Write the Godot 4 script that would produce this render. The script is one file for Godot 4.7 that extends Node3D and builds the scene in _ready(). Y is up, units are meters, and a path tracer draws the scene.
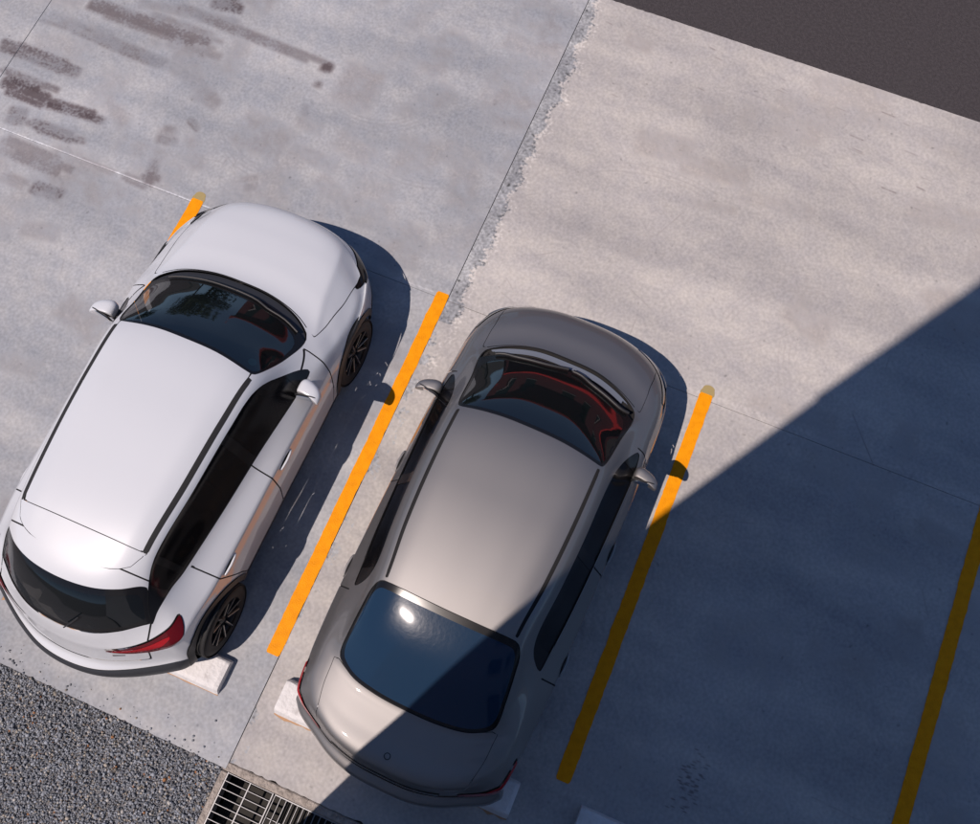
extends Node3D

# ------------------------------------------------------------------ materials
var M := {}

func mat(called: String, c: Color, rough := 0.6, metal := 0.0) -> StandardMaterial3D:
	var m := StandardMaterial3D.new()
	m.resource_name = called
	m.albedo_color = Color(c.linear_to_srgb(), 1.0)
	m.roughness = rough
	m.metallic = metal
	M[called] = m
	return m

func glass(called: String, c: Color, alpha: float) -> StandardMaterial3D:
	var m := mat(called, c, 0.03)
	m.transparency = BaseMaterial3D.TRANSPARENCY_ALPHA
	m.albedo_color.a = alpha
	return m

func noise(seed_: int, freq: float, oct := 4, kind := FastNoiseLite.TYPE_SIMPLEX_SMOOTH) -> FastNoiseLite:
	var n := FastNoiseLite.new()
	n.seed = seed_
	n.frequency = freq
	n.noise_type = kind
	n.fractal_octaves = oct
	return n

func ramp(stops: Array) -> Gradient:
	var g := Gradient.new()
	var o := PackedFloat32Array()
	var c := PackedColorArray()
	for s in stops:
		o.append(s[0])
		c.append((s[1] as Color).linear_to_srgb())
	g.offsets = o
	g.colors = c
	return g

func noise_tex(n: FastNoiseLite, size: int, g: Gradient = null, normal := false, bump := 4.0) -> NoiseTexture2D:
	var t := NoiseTexture2D.new()
	t.width = size
	t.height = size
	t.seamless = true
	t.noise = n
	if g: t.color_ramp = g
	t.as_normal_map = normal
	t.bump_strength = bump
	return t

func tri(m: StandardMaterial3D, per_metre: float) -> void:
	m.uv1_triplanar = true
	m.uv1_world_triplanar = true
	m.uv1_scale = Vector3.ONE * per_metre

func make_materials() -> void:
	var m: StandardMaterial3D
	m = mat("white_paint", Color(0.625, 0.65, 0.685), 0.4)
	m.clearcoat_enabled = true
	m.clearcoat = 1.0
	m.clearcoat_roughness = 0.03
	m = mat("bronze_paint", Color(0.295, 0.285, 0.28), 0.6, 0.93)
	m.clearcoat_enabled = true
	m.clearcoat = 0.9
	m.clearcoat_roughness = 0.025
	mat("black_plastic", Color(0.022, 0.022, 0.024), 0.5)
	mat("grey_plastic", Color(0.034, 0.036, 0.042), 0.42)
	mat("gloss_black", Color(0.008, 0.008, 0.009), 0.2)
	mat("gap", Color(0.012, 0.012, 0.013), 0.9)
	mat("rubber", Color(0.018, 0.018, 0.019), 0.75)
	mat("liner", Color(0.025, 0.024, 0.024), 0.95)
	mat("seat_fabric", Color(0.03, 0.028, 0.03), 0.9)
	mat("dash", Color(0.018, 0.017, 0.018), 0.75)
	mat("chrome", Color(0.6, 0.6, 0.6), 0.28, 1.0)
	mat("alloy", Color(0.62, 0.56, 0.5), 0.28, 1.0)
	mat("dark_alloy", Color(0.03, 0.03, 0.032), 0.35, 0.4)
	mat("mirror", Color(0.75, 0.78, 0.8), 0.02, 1.0)
	m = mat("red_lens", Color(0.33, 0.006, 0.012), 0.06)
	m = mat("dark_red_lens", Color(0.1, 0.004, 0.008), 0.06)
	mat("clear_lens", Color(0.25, 0.26, 0.27), 0.05, 0.6)
	mat("sticker", Color(0.02, 0.18, 0.24), 0.5)
	mat("film_strip", Color(0.20, 0.225, 0.27), 0.3)
	m = glass("windscreen_glass", Color(0.004, 0.007, 0.008), 0.78)
	m.metallic_specular = 0.7
	m.clearcoat_enabled = true
	m.clearcoat = 1.0
	m.clearcoat_roughness = 0.02
	m = glass("tinted_glass", Color(0.004, 0.004, 0.005), 0.9)
	m.roughness = 0.12
	glass("dark_glass", Color(0.006, 0.008, 0.010), 0.97)
	m = glass("rear_glass", Color(0.013, 0.034, 0.070), 0.95)
	m.metallic_specular = 0.16
	m.roughness = 0.25
	m.clearcoat_enabled = true
	m.clearcoat = 1.0
	m.clearcoat_roughness = 0.05
	m.normal_enabled = true
	m.normal_texture = noise_tex(noise(31, 0.05, 4), 256, null, true, 1.5)
	m.normal_scale = 0.11
	tri(m, 1.5)
	# ground
	m = mat("asphalt", Color(1, 1, 1), 0.9)
	m.albedo_texture = noise_tex(noise(5, 0.10, 5), 512, ramp([[0.0, Color(0.036, 0.031, 0.034)], [0.5, Color(0.048, 0.042, 0.046)], [1.0, Color(0.066, 0.058, 0.062)]]))
	m.normal_enabled = true
	m.normal_texture = noise_tex(noise(6, 0.25, 3), 512, null, true, 3.0)
	m.normal_scale = 0.6
	tri(m, 0.45)
	m = mat("gravel_bed", Color(1, 1, 1), 0.95)
	m.albedo_texture = noise_tex(noise(7, 0.15, 4), 512, ramp([[0.0, Color(0.08, 0.084, 0.10)], [0.45, Color(0.14, 0.142, 0.158)], [0.7, Color(0.21, 0.20, 0.195)], [1.0, Color(0.30, 0.27, 0.235)]]))
	tri(m, 1.0)
	m = mat("stone", Color(1, 1, 1), 0.85)
	m.vertex_color_use_as_albedo = true
	m = mat("yellow_paint", Color(1, 1, 1), 0.55)
	m.albedo_texture = noise_tex(noise(8, 0.03, 5), 256, ramp([[0.0, Color(0.76, 0.27, 0.002)], [0.5, Color(0.86, 0.312, 0.002)], [1.0, Color(0.90, 0.34, 0.003)]]))
	m.metallic_specular = 0.25
	m.normal_enabled = true
	m.normal_texture = noise_tex(noise(9, 0.2, 3), 256, null, true, 2.0)
	m.normal_scale = 0.4
	tri(m, 1.3)
	mat("old_paint", Color(0.36, 0.28, 0.12), 0.8)
	m = mat("white_block", Color(1, 1, 1), 0.8)
	m.albedo_texture = noise_tex(noise(10, 0.02, 5), 256, ramp([[0.0, Color(0.42, 0.40, 0.39)], [0.35, Color(0.68, 0.67, 0.67)], [1.0, Color(0.74, 0.73, 0.73)]]))
	m.normal_enabled = true
	m.normal_texture = noise_tex(noise(11, 0.1, 3), 256, null, true, 3.0)
	m.normal_scale = 0.4
	tri(m, 1.0)
	mat("rust_stain", Color(0.42, 0.25, 0.14), 0.9)
	m = mat("rim_concrete", Color(1, 1, 1), 0.9)
	m.albedo_texture = noise_tex(noise(12, 0.04, 5), 256, ramp([[0.0, Color(0.22, 0.19, 0.165)], [0.5, Color(0.34, 0.30, 0.265)], [1.0, Color(0.44, 0.39, 0.35)]]))
	m.normal_enabled = true
	m.normal_texture = noise_tex(noise(13, 0.1, 4), 256, null, true, 4.0)
	tri(m, 1.2)
	mat("steel", Color(0.26, 0.26, 0.265), 0.5, 0.85)
	mat("pit", Color(0.03, 0.028, 0.025), 0.95)
	mat("soil", Color(0.05, 0.048, 0.045), 0.95)
	mat("facade", Color(0.60, 0.60, 0.60), 0.85)
	mat("maroon_wall", Color(0.13, 0.042, 0.055), 0.8)
	mat("red_awning", Color(0.55, 0.025, 0.03), 0.7)
	mat("roof_sheet", Color(0.28, 0.03, 0.035), 0.6)
	mat("window_dark", Color(0.02, 0.03, 0.03), 0.08)
	mat("bark", Color(0.06, 0.045, 0.03), 0.9)
	m = mat("leaf", Color(0.035, 0.065, 0.03), 0.7)

# ------------------------------------------------------------------ helpers
var taken := {}

func numbered(called: String) -> String:
	if not taken.has(called):
		taken[called] = 0
		return called
	taken[called] += 1
	return "%s_%03d" % [called, taken[called]]

func tag(o: Node, label: String, category: String, group := "") -> void:
	o.set_meta("label", label)
	o.set_meta("category", category)
	if group != "": o.set_meta("group", group)

func struct(o: Node) -> Node:
	o.set_meta("kind", "structure")
	return o

func thing(called: String, at := Vector3.ZERO, turn := 0.0) -> Node3D:
	var o := Node3D.new()
	o.name = numbered(called)
	add_child(o)
	o.position = at
	o.rotation.y = turn
	return o

func put(called: String, mesh: Mesh, m: Material, parent: Node = null, at := Transform3D.IDENTITY) -> MeshInstance3D:
	var o := MeshInstance3D.new()
	o.mesh = mesh
	o.material_override = m
	o.transform = at
	if parent == null:
		o.name = numbered(called)
		add_child(o)
	else:
		o.name = called
		parent.add_child(o, true)
	return o

# box with chamfered edges, centred
func cbox(size: Vector3, ch := 0.004) -> ArrayMesh:
	var st := SurfaceTool.new()
	st.begin(Mesh.PRIMITIVE_TRIANGLES)
	add_cbox(st, Transform3D.IDENTITY, size, ch)
	st.generate_normals()
	return st.commit()

func quad(st: SurfaceTool, a: Vector3, b: Vector3, c: Vector3, d: Vector3) -> void:
	for p in [a, b, c, a, c, d]:
		st.add_vertex(p)

func add_cbox(st: SurfaceTool, t: Transform3D, size: Vector3, ch := 0.004) -> void:
	var h := size / 2
	ch = minf(ch, minf(h.x, minf(h.y, h.z)) * 0.9)
	st.set_smooth_group(-1)
	var ax := [Vector3(1, 0, 0), Vector3(0, 1, 0), Vector3(0, 0, 1)]
	for a in 3:
		for s in [-1.0, 1.0]:
			var n: Vector3 = ax[a] * s
			var u: Vector3 = ax[(a + 1) % 3]
			var v: Vector3 = ax[(a + 2) % 3]
			var hu: float = h[(a + 1) % 3] - ch
			var hv: float = h[(a + 2) % 3] - ch
			var c: Vector3 = n * h[a]
			var q := [c + u * hu + v * hv, c - u * hu + v * hv, c - u * hu - v * hv, c + u * hu - v * hv]
			if s < 0: q.reverse()
			quad(st, t * q[3], t * q[2], t * q[1], t * q[0])
	# edges and corners
	for a in 3:
		var b := (a + 1) % 3
		var c := (a + 2) % 3
		for sb in [-1.0, 1.0]:
			for sc in [-1.0, 1.0]:
				var p1: Vector3 = ax[b] * sb * h[b] + ax[c] * sc * (h[c] - ch)
				var p2: Vector3 = ax[b] * sb * (h[b] - ch) + ax[c] * sc * h[c]
				var l: Vector3 = ax[a] * (h[a] - ch)
				if sb * sc > 0: quad(st, t * (p1 - l), t * (p2 - l), t * (p2 + l), t * (p1 + l))
				else: quad(st, t * (p1 + l), t * (p2 + l), t * (p2 - l), t * (p1 - l))
	for sx in [-1.0, 1.0]:
		for sy in [-1.0, 1.0]:
			for sz in [-1.0, 1.0]:
				var s := Vector3(sx, sy, sz)
				var a1 := Vector3(h.x, h.y - ch, h.z - ch) * s
				var a2 := Vector3(h.x - ch, h.y, h.z - ch) * s
				var a3 := Vector3(h.x - ch, h.y - ch, h.z) * s
				var q := [a1, a3, a2] if sx * sy * sz > 0 else [a1, a2, a3]
				for p in q: st.add_vertex(t * (p as Vector3))

func lathe(profile: Array, n: int, smooth := true) -> ArrayMesh: # profile of (r, x); axis x
	var st := SurfaceTool.new()
	st.begin(Mesh.PRIMITIVE_TRIANGLES)
	st.set_smooth_group(0 if smooth else -1)
	for i in n:
		var a := TAU * i / n
		var b := TAU * (i + 1) / n
		for k in profile.size() - 1:
			var p: Vector2 = profile[k]
			var q: Vector2 = profile[k + 1]
			quad(st, Vector3(p.y, cos(a) * p.x, sin(a) * p.x), Vector3(q.y, cos(a) * q.x, sin(a) * q.x), Vector3(q.y, cos(b) * q.x, sin(b) * q.x), Vector3(p.y, cos(b) * p.x, sin(b) * p.x))
	st.generate_normals()
	return st.commit()

# superellipsoid-like pebble / housing mesh
func super_ball(r: Vector3, e: float, nu := 20, nv := 12, bend = null) -> ArrayMesh:
	var st := SurfaceTool.new()
	st.begin(Mesh.PRIMITIVE_TRIANGLES)
	st.set_smooth_group(0)
	var g := []
	for j in nv + 1:
		var row := PackedVector3Array()
		var la := -PI / 2 + PI * j / nv
		for i in nu:
			var lo := TAU * i / nu
			var d := Vector3(cos(la) * cos(lo), sin(la), cos(la) * sin(lo))
			var p := Vector3(signf(d.x) * pow(absf(d.x), e), signf(d.y) * pow(absf(d.y), e), signf(d.z) * pow(absf(d.z), e)) * r
			if bend != null: p = bend.call(p)
			row.append(p)
		g.append(row)
	for j in nv:
		for i in nu:
			var k := (i + 1) % nu
			quad(st, g[j][i], g[j][k], g[j + 1][k], g[j + 1][i])
	st.index()
	st.generate_normals()
	return st.commit()

# ------------------------------------------------------------------ car body surfaces
class Soup:
	var P := PackedVector3Array()
	var N := PackedVector3Array()
	var U := PackedVector2Array()
	func add(s: Soup) -> void:
		P.append_array(s.P)
		N.append_array(s.N)
		U.append_array(s.U)

func crv(a: Vector3, b: Vector3, c: Vector3, d: Vector3, f: float) -> Vector3:
	var t1 := maxf(pow(a.distance_to(b), 0.5), 1e-4)
	var t2 := t1 + maxf(pow(b.distance_to(c), 0.5), 1e-4)
	var t3 := t2 + maxf(pow(c.distance_to(d), 0.5), 1e-4)
	var t := t1 + (t2 - t1) * f
	var a1 := a * ((t1 - t) / t1) + b * (t / t1)
	var a2 := b * ((t2 - t) / (t2 - t1)) + c * ((t - t1) / (t2 - t1))
	var a3 := c * ((t3 - t) / (t3 - t2)) + d * ((t - t2) / (t3 - t2))
	var b1 := a1 * ((t2 - t) / t2) + a2 * (t / t2)
	var b2 := a2 * ((t3 - t) / (t3 - t1)) + a3 * ((t - t1) / (t3 - t1))
	return b1 * ((t2 - t) / (t2 - t1)) + b2 * ((t - t1) / (t2 - t1))

func spline(p: PackedVector3Array, n: int) -> PackedVector3Array:
	var o := PackedVector3Array()
	var k := p.size()
	for i in k - 1:
		var a := p[i - 1] if i > 0 else p[0] * 2 - p[1]
		var d := p[i + 2] if i < k - 2 else p[k - 1] * 2 - p[k - 2]
		for j in n:
			o.append(crv(a, p[i], p[i + 1], d, float(j) / n))
	o.append(p[k - 1])
	return o

func grid_normals(g: Array, closed := false) -> Array:
	var out := []
	var nu := g.size()
	var nv: int = (g[0] as PackedVector3Array).size()
	for i in nu:
		var row := PackedVector3Array()
		var ia := (i - 1 + nu) % nu if closed else maxi(i - 1, 0)
		var ib := (i + 1) % nu if closed else mini(i + 1, nu - 1)
		var ra: PackedVector3Array = g[ia]
		var rb: PackedVector3Array = g[ib]
		var rc: PackedVector3Array = g[i]
		for j in nv:
			var n := (rb[j] - ra[j]).cross(rc[mini(j + 1, nv - 1)] - rc[maxi(j - 1, 0)])
			row.append(n.normalized())
		out.append(row)
	return out

func to_soup(g: Array, nn: Array, uv0: Vector2, duv: Vector2, closed := false) -> Soup:
	var s := Soup.new()
	var nu := g.size()
	var nv: int = (g[0] as PackedVector3Array).size()
	for i in (nu if closed else nu - 1):
		var k := (i + 1) % nu
		var g0: PackedVector3Array = g[i]
		var g1: PackedVector3Array = g[k]
		var n0: PackedVector3Array = nn[i]
		var n1: PackedVector3Array = nn[k]
		for j in nv - 1:
			# clockwise seen from outside
			s.P.append_array([g0[j], g0[j + 1], g1[j + 1], g0[j], g1[j + 1], g1[j]])
			s.N.append_array([n0[j], n0[j + 1], n1[j + 1], n0[j], n1[j + 1], n1[j]])
			var a := uv0 + Vector2(i, j) * duv
			var b := uv0 + Vector2(i, j + 1) * duv
			var c := uv0 + Vector2(i + 1, j + 1) * duv
			var d := uv0 + Vector2(i + 1, j) * duv
			s.U.append_array([a, b, c, a, c, d])
	return s

# split along f = 0: [inside (f < 0), outside]
func split(s: Soup, f: Callable) -> Array:
	var a := Soup.new()
	var b := Soup.new()
	var n := s.P.size() / 3
	var F := PackedFloat32Array()
	F.resize(s.P.size())
	for i in s.P.size():
		F[i] = f.call(s.P[i], s.U[i])
	for t in n:
		var o := t * 3
		var f0 := F[o]
		var f1 := F[o + 1]
		var f2 := F[o + 2]
		if f0 >= 0 and f1 >= 0 and f2 >= 0:
			for k in 3:
				b.P.append(s.P[o + k]); b.N.append(s.N[o + k]); b.U.append(s.U[o + k])
		elif f0 < 0 and f1 < 0 and f2 < 0:
			for k in 3:
				a.P.append(s.P[o + k]); a.N.append(s.N[o + k]); a.U.append(s.U[o + k])
		else:
			# the lone vertex
			var l := 0
			if (f0 < 0) == (f1 < 0): l = 2
			elif (f0 < 0) == (f2 < 0): l = 1
			var i0 := o + l
			var i1 := o + (l + 1) % 3
			var i2 := o + (l + 2) % 3
			var w1 := F[i0] / (F[i0] - F[i1])
			var w2 := F[i0] / (F[i0] - F[i2])
			var p1 := s.P[i0].lerp(s.P[i1], w1)
			var p2 := s.P[i0].lerp(s.P[i2], w2)
			var n1 := s.N[i0].lerp(s.N[i1], w1)
			var n2 := s.N[i0].lerp(s.N[i2], w2)
			var u1 := s.U[i0].lerp(s.U[i1], w1)
			var u2 := s.U[i0].lerp(s.U[i2], w2)
			var lone := a if F[i0] < 0 else b
			var rest := b if F[i0] < 0 else a
			lone.P.append_array([s.P[i0], p1, p2])
			lone.N.append_array([s.N[i0], n1, n2])
			lone.U.append_array([s.U[i0], u1, u2])
			rest.P.append_array([p1, s.P[i1], s.P[i2], p1, s.P[i2], p2])
			rest.N.append_array([n1, s.N[i1], s.N[i2], n1, s.N[i2], n2])
			rest.U.append_array([u1, s.U[i1], s.U[i2], u1, s.U[i2], u2])
	return [a, b]

func soup_mesh(s: Soup, push := 0.0) -> ArrayMesh:
	var p := s.P
	var nn := s.N
	var count := p.size()
	var pos := PackedVector3Array()
	var nor := PackedVector3Array()
	pos.resize(count)
	nor.resize(count)
	for i in count:
		var n := nn[i].normalized()
		nor[i] = n
		pos[i] = p[i] + n * push
	var arr := []
	arr.resize(Mesh.ARRAY_MAX)
	arr[Mesh.ARRAY_VERTEX] = pos
	arr[Mesh.ARRAY_NORMAL] = nor
	var mesh := ArrayMesh.new()
	mesh.add_surface_from_arrays(Mesh.PRIMITIVE_TRIANGLES, arr)
	return mesh

func sd_poly(p: Vector2, v: PackedVector2Array) -> float:
	var d := (p - v[0]).length_squared()
	var s := 1.0
	var n := v.size()
	var j := n - 1
	for i in n:
		var e := v[j] - v[i]
		var w := p - v[i]
		var b := w - e * clampf(w.dot(e) / e.length_squared(), 0.0, 1.0)
		d = minf(d, b.length_squared())
		var c1 := p.y >= v[i].y
		var c2 := p.y < v[j].y
		var c3 := e.x * w.y > e.y * w.x
		if (c1 and c2 and c3) or (not c1 and not c2 and not c3): s = -s
		j = i
	return s * sqrt(d)

# a smoothed copy of a polygon: corner cutting rounds it
func rounded(v: Array, times := 3, keep := 0.25) -> PackedVector2Array:
	var p := PackedVector2Array(v)
	for t in times:
		var q := PackedVector2Array()
		for i in p.size():
			var a := p[i]
			var b := p[(i + 1) % p.size()]
			q.append(a.lerp(b, keep))
			q.append(a.lerp(b, 1.0 - keep))
		p = q
		keep = 0.25
	return p

func bounds(v: PackedVector2Array, grow := 0.08) -> Rect2:
	var r := Rect2(v[0], Vector2.ZERO)
	for p in v: r = r.expand(p)
	return r.grow(grow)

# signed distance functions on (position, net coordinate)
func in_net(v: PackedVector2Array, offset := 0.0, side := 0.0) -> Callable: # net coordinate (u, |v| / 2)
	var r := bounds(v)
	return func(p: Vector3, u: Vector2) -> float:
		if side != 0.0 and u.y * side < 0.0: return 1.0
		var q := Vector2(u.x, absf(u.y) * 0.5) if side != 0.0 else Vector2(u.x, u.y * 0.5)
		if not r.has_point(q): return 1.0
		return sd_poly(q, v) + offset

func in_side(v: PackedVector2Array, side: float, offset := 0.0, xmin := 0.5) -> Callable: # side view (z, y)
	var r := bounds(v)
	return func(p: Vector3, u: Vector2) -> float:
		if p.x * side < xmin: return 1.0
		var q := Vector2(p.z, p.y)
		if not r.has_point(q): return 1.0
		return sd_poly(q, v) + offset

func in_corner(v: PackedVector2Array, side: float, zc: float, back: float, offset := 0.0) -> Callable: # (degrees round the car's end / 60, y)
	var r := bounds(v)
	return func(p: Vector3, u: Vector2) -> float:
		var q := Vector2(rad_to_deg(atan2(p.x * side, (p.z - zc) * back)) / 60.0, p.y)
		if not r.has_point(q): return 1.0
		return sd_poly(q, v) + offset

# car data: rows of half stations (x, y, z) from the centre line to the shoulder
func car_surfaces(net: Array, profiles: Array, flares: Array, nu: int, nv: int, wider := 1.0, crease := 0.0) -> Array:
	var rows := []
	for st in net:
		var full := PackedVector3Array()
		var k: int = st.size()
		for i in range(k - 1, 0, -1): full.append(Vector3(-st[i][0] * wider, st[i][1], st[i][2]))
		for i in k: full.append(Vector3(st[i][0] * wider, st[i][1], st[i][2]))
		rows.append(full)
	var along := []
	var wide: int = (rows[0] as PackedVector3Array).size()
	for j in wide:
		var line := PackedVector3Array()
		for r in rows: line.append(r[j])
		along.append(spline(line, nu))
	var g := []
	for i in (along[0] as PackedVector3Array).size():
		var line := PackedVector3Array()
		for j in wide: line.append(along[j][i])
		var cross := spline(line, nv)
		if crease > 0.0: # ridge between the bonnet and the wings
			var u := float(i) / nu
			var w := smoothstep(0.5, 1.6, u) * (1.0 - smoothstep(3.5, 4.15, u))
			for j in cross.size():
				var v := absf(float(j) / nv - (wide - 1) / 2.0)
				var fade := 1.0 - smoothstep(4.2, 6.0, v)
				cross[j].y -= crease * w * (1.0 - exp(-maxf(v - 2.95, 0.0) / 0.45)) * fade
		g.append(cross)
	var gn := grid_normals(g)
	# ring: front edge left to right is row 0; then the right side, the rear, the left side
	var last := g.size() - 1
	var end: int = (g[0] as PackedVector3Array).size() - 1
	var ids := []
	for j in range(end / 2, end): ids.append(Vector2i(0, j))
	for i in range(0, last): ids.append(Vector2i(i, end))
	for j in range(end, 0, -1): ids.append(Vector2i(last, j))
	for i in range(last, 0, -1): ids.append(Vector2i(i, 0))
	for j in range(0, end / 2): ids.append(Vector2i(0, j))
	var m := ids.size()
	var ring := PackedVector3Array()
	for d in ids: ring.append(g[d.x][d.y])
	var wall := []
	for i in m:
		var tan := Vector3.ZERO
		for k in range(1, 7):
			tan += (ring[(i + k) % m] - ring[(i - k + m) % m])
		tan.y = 0
		tan = tan.normalized()
		var n := Vector3(-tan.z, 0, tan.x) * -1.0   # clockwise from above: right side tangent +z -> normal +x
		n = Vector3(tan.z, 0, -tan.x)
		var wf := maxf(-n.z, 0.0)
		var wr := maxf(n.z, 0.0)
		wf *= wf
		wr *= wr
		var ws := 1.0 - wf - wr
		var pts := PackedVector3Array([ring[i]])
		for k in (profiles[0] as Array).size():
			var y: float = profiles[0][k][0] * wf + profiles[1][k][0] * ws + profiles[2][k][0] * wr
			var o: float = profiles[0][k][1] * wf + profiles[1][k][1] * ws + profiles[2][k][1] * wr
			for fl in flares: # [z, half length, amount at each profile row]
				var q: float = (ring[i].z - fl[0]) / fl[1]
				o += ws * fl[2][k] * exp(-q * q * 1.5)
			pts.append(Vector3(ring[i].x, y, ring[i].z) + n * o)
		wall.append(spline(pts, 6))
	var wn := grid_normals(wall, true)
	for i in m: # one shading across the shoulder where the surfaces run on smoothly
		var d: Vector2i = ids[i]
		var a: Vector3 = gn[d.x][d.y]
		var b: Vector3 = wn[i][0]
		if a.dot(b) > 0.45:
			var c := (a + b).normalized()
			gn[d.x][d.y] = c
			wn[i][0] = c
	return [to_soup(g, gn, Vector2(0, -float(wide - 1) / 2.0), Vector2(1.0 / nu, 1.0 / nv)), to_soup(wall, wn, Vector2(0, 100), Vector2(1, 1.0 / 6), true)]

# cut a region out of a soup with a dark shut line round it; returns [panel, rest]; the line goes into gaps
func panel(s: Soup, f: Callable, half: float, gaps: Soup) -> Array:
	var r := split(s, func(p: Vector3, u: Vector2) -> float: return f.call(p, u) - half)
	var q := split(r[0], func(p: Vector3, u: Vector2) -> float: return f.call(p, u) + half)
	gaps.add(q[1])
	return [q[0], r[1]]

# the same cut through both surfaces of a car, as one piece
func cut_all(all: Array, f: Callable, half: float, gaps: Soup) -> Soup:
	var piece := Soup.new()
	for k in all.size():
		var r := panel(all[k], f, half, gaps)
		piece.add(r[0])
		all[k] = r[1]
	return piece

func wheel(car: Node3D, at: Vector3, side: float, r: float, spokes: int) -> void:
	var w := Node3D.new()
	w.name = "wheel"
	car.add_child(w, true)
	w.position = at
	if side < 0: w.rotation.y = PI
	var rr := r * 0.69
	var tw := 0.105
	var ty := [Vector2(rr - 0.012, -tw), Vector2(rr + 0.02, -tw - 0.004), Vector2(r - 0.035, -tw - 0.004), Vector2(r - 0.008, -tw + 0.022)]
	for k in 5: # tread grooves
		var x := -tw + 0.03 + k * 0.037
		ty.append_array([Vector2(r, x), Vector2(r, x + 0.028), Vector2(r - 0.008, x + 0.03), Vector2(r - 0.008, x + 0.036)])
	ty.append_array([Vector2(r - 0.008, tw - 0.022), Vector2(r - 0.035, tw + 0.004), Vector2(rr + 0.02, tw + 0.004), Vector2(rr - 0.012, tw)])
	put("tyre", lathe(ty, 48), M.rubber, w)
	put("rim_barrel", lathe([Vector2(rr - 0.005, -tw), Vector2(rr - 0.03, -0.05), Vector2(rr - 0.03, 0.06), Vector2(rr - 0.012, tw - 0.008), Vector2(rr + 0.003, tw - 0.003), Vector2(rr + 0.003, tw - 0.012)], 40), M.dark_alloy, w)
	put("brake_disc", lathe([Vector2(0.02, 0.012), Vector2(rr * 0.66, 0.012), Vector2(rr * 0.66, -0.008), Vector2(0.02, -0.008)], 32, false), M.dark_alloy, w)
	put("hub_cap", lathe([Vector2(0.0, 0.088), Vector2(0.022, 0.087), Vector2(0.03, 0.08), Vector2(0.055, 0.072), Vector2(0.07, 0.05)], 24), M.dark_alloy, w)
	var st := SurfaceTool.new()
	st.begin(Mesh.PRIMITIVE_TRIANGLES)
	for s in [-1.0, 1.0]:
		var a := Vector3(0.072, 0.05, 0.016 * s)
		var b := Vector3(0.094, rr - 0.015, 0.052 * s)
		var d := (b - a).normalized()
		var right := d.cross(Vector3(1, 0, 0)).normalized()
		add_cbox(st, Transform3D(Basis(right.cross(d), d, right), (a + b) / 2), Vector3(0.03, a.distance_to(b), 0.02), 0.007)
	st.generate_normals()
	var spoke := st.commit()
	var st2 := SurfaceTool.new()
	st2.begin(Mesh.PRIMITIVE_TRIANGLES)
	for s in [-1.0, 1.0]:
		var a := Vector3(0.089, 0.06, 0.020 * s)
		var b := Vector3(0.111, rr - 0.02, 0.056 * s)
		var d := (b - a).normalized()
		var right := d.cross(Vector3(1, 0, 0)).normalized()
		add_cbox(st2, Transform3D(Basis(right.cross(d), d, right), (a + b) / 2), Vector3(0.004, a.distance_to(b), 0.009), 0.001)
	st2.generate_normals()
	var face := st2.commit()
	for k in spokes:
		var t := Transform3D(Basis(Vector3(1, 0, 0), TAU * k / spokes + 0.3), Vector3.ZERO)
		put("spoke", spoke, M.dark_alloy, w, t)
		put("machined_face", face, M.alloy, w, t)

func door_mirror(car: Node3D, at: Vector3, side: float, paint: Material, r: Vector3) -> void:
	var body := super_ball(r, 0.72, 28, 16, func(p: Vector3) -> Vector3:
		var k := (p.x * side / r.x + 1.0) / 2.0             # 0 inner, 1 outer end
		var q := p
		if q.z > r.z * 0.45: q.z = r.z * 0.45 + (q.z - r.z * 0.45) * 0.1
		q.y *= 1.0 - 0.28 * k
		q.z = q.z * (1.0 - 0.25 * k) + 0.05 * k * k
		return q)
	var h := put("mirror_housing", body, paint, car, Transform3D(Basis(), at))
	put("mirror_glass", super_ball(Vector3(r.x * 0.82, r.y * 0.74, 0.004), 0.6, 24, 12), M.mirror, h, Transform3D(Basis(Vector3.UP, side * 0.16), Vector3(side * -0.01, 0, r.z * 0.5 + 0.02)))
	put("mirror_rim", super_ball(Vector3(r.x * 0.93, r.y * 0.88, 0.008), 0.6, 24, 12), M.black_plastic, h, Transform3D(Basis(Vector3.UP, side * 0.16), Vector3(side * -0.008, 0, r.z * 0.5 + 0.008)))
	put("mirror_foot", super_ball(Vector3(0.09, 0.03, 0.05), 0.7, 16, 8), M.black_plastic, h, Transform3D(Basis(Vector3(0, 0, 1), side * 0.3), Vector3(-side * r.x * 0.95, -r.y * 0.75, 0)))

func on_side(soups: Array, z: float, y: float, side: float) -> Vector3:
	var best := 1e9
	var at := Vector3(side * 0.9, y, z)
	for s in soups:
		for p in (s as Soup).P:
			if p.x * side < 0.5: continue
			var d := Vector2(p.z - z, p.y - y).length_squared()
			if d < best:
				best = d
				at = Vector3(p.x, y, z)
	return at

func on_rear(soups: Array, x: float, y: float) -> Vector3:
	var best := 1e9
	var at := Vector3.ZERO
	for s in soups:
		for p in (s as Soup).P:
			if p.z < 3.3: continue
			var d := Vector2(p.x - x, p.y - y).length_squared()
			if d < best:
				best = d
				at = p
	return at

func on_top(s: Soup, x: float, z: float) -> Vector3:
	var best := 1e9
	var at := Vector3.ZERO
	for p in s.P:
		var d := Vector2(p.x - x, p.z - z).length_squared()
		if d < best:
			best = d
			at = p
	return at

func glass_line(s: Soup, pts: Array, lift: float) -> Array:
	var fine := []
	for i in pts.size() - 1:
		for k in 6: fine.append((pts[i] as Vector2).lerp(pts[i + 1], k / 6.0))
	fine.append(pts[-1])
	var out := []
	for q in fine:
		var h := surface_at(s, q)
		out.append(h[0] + h[1] * lift)
	for t in 3:
		for i in range(1, out.size() - 1): out[i] = (out[i - 1] + out[i] * 2 + out[i + 1]) / 4
	return out

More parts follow.
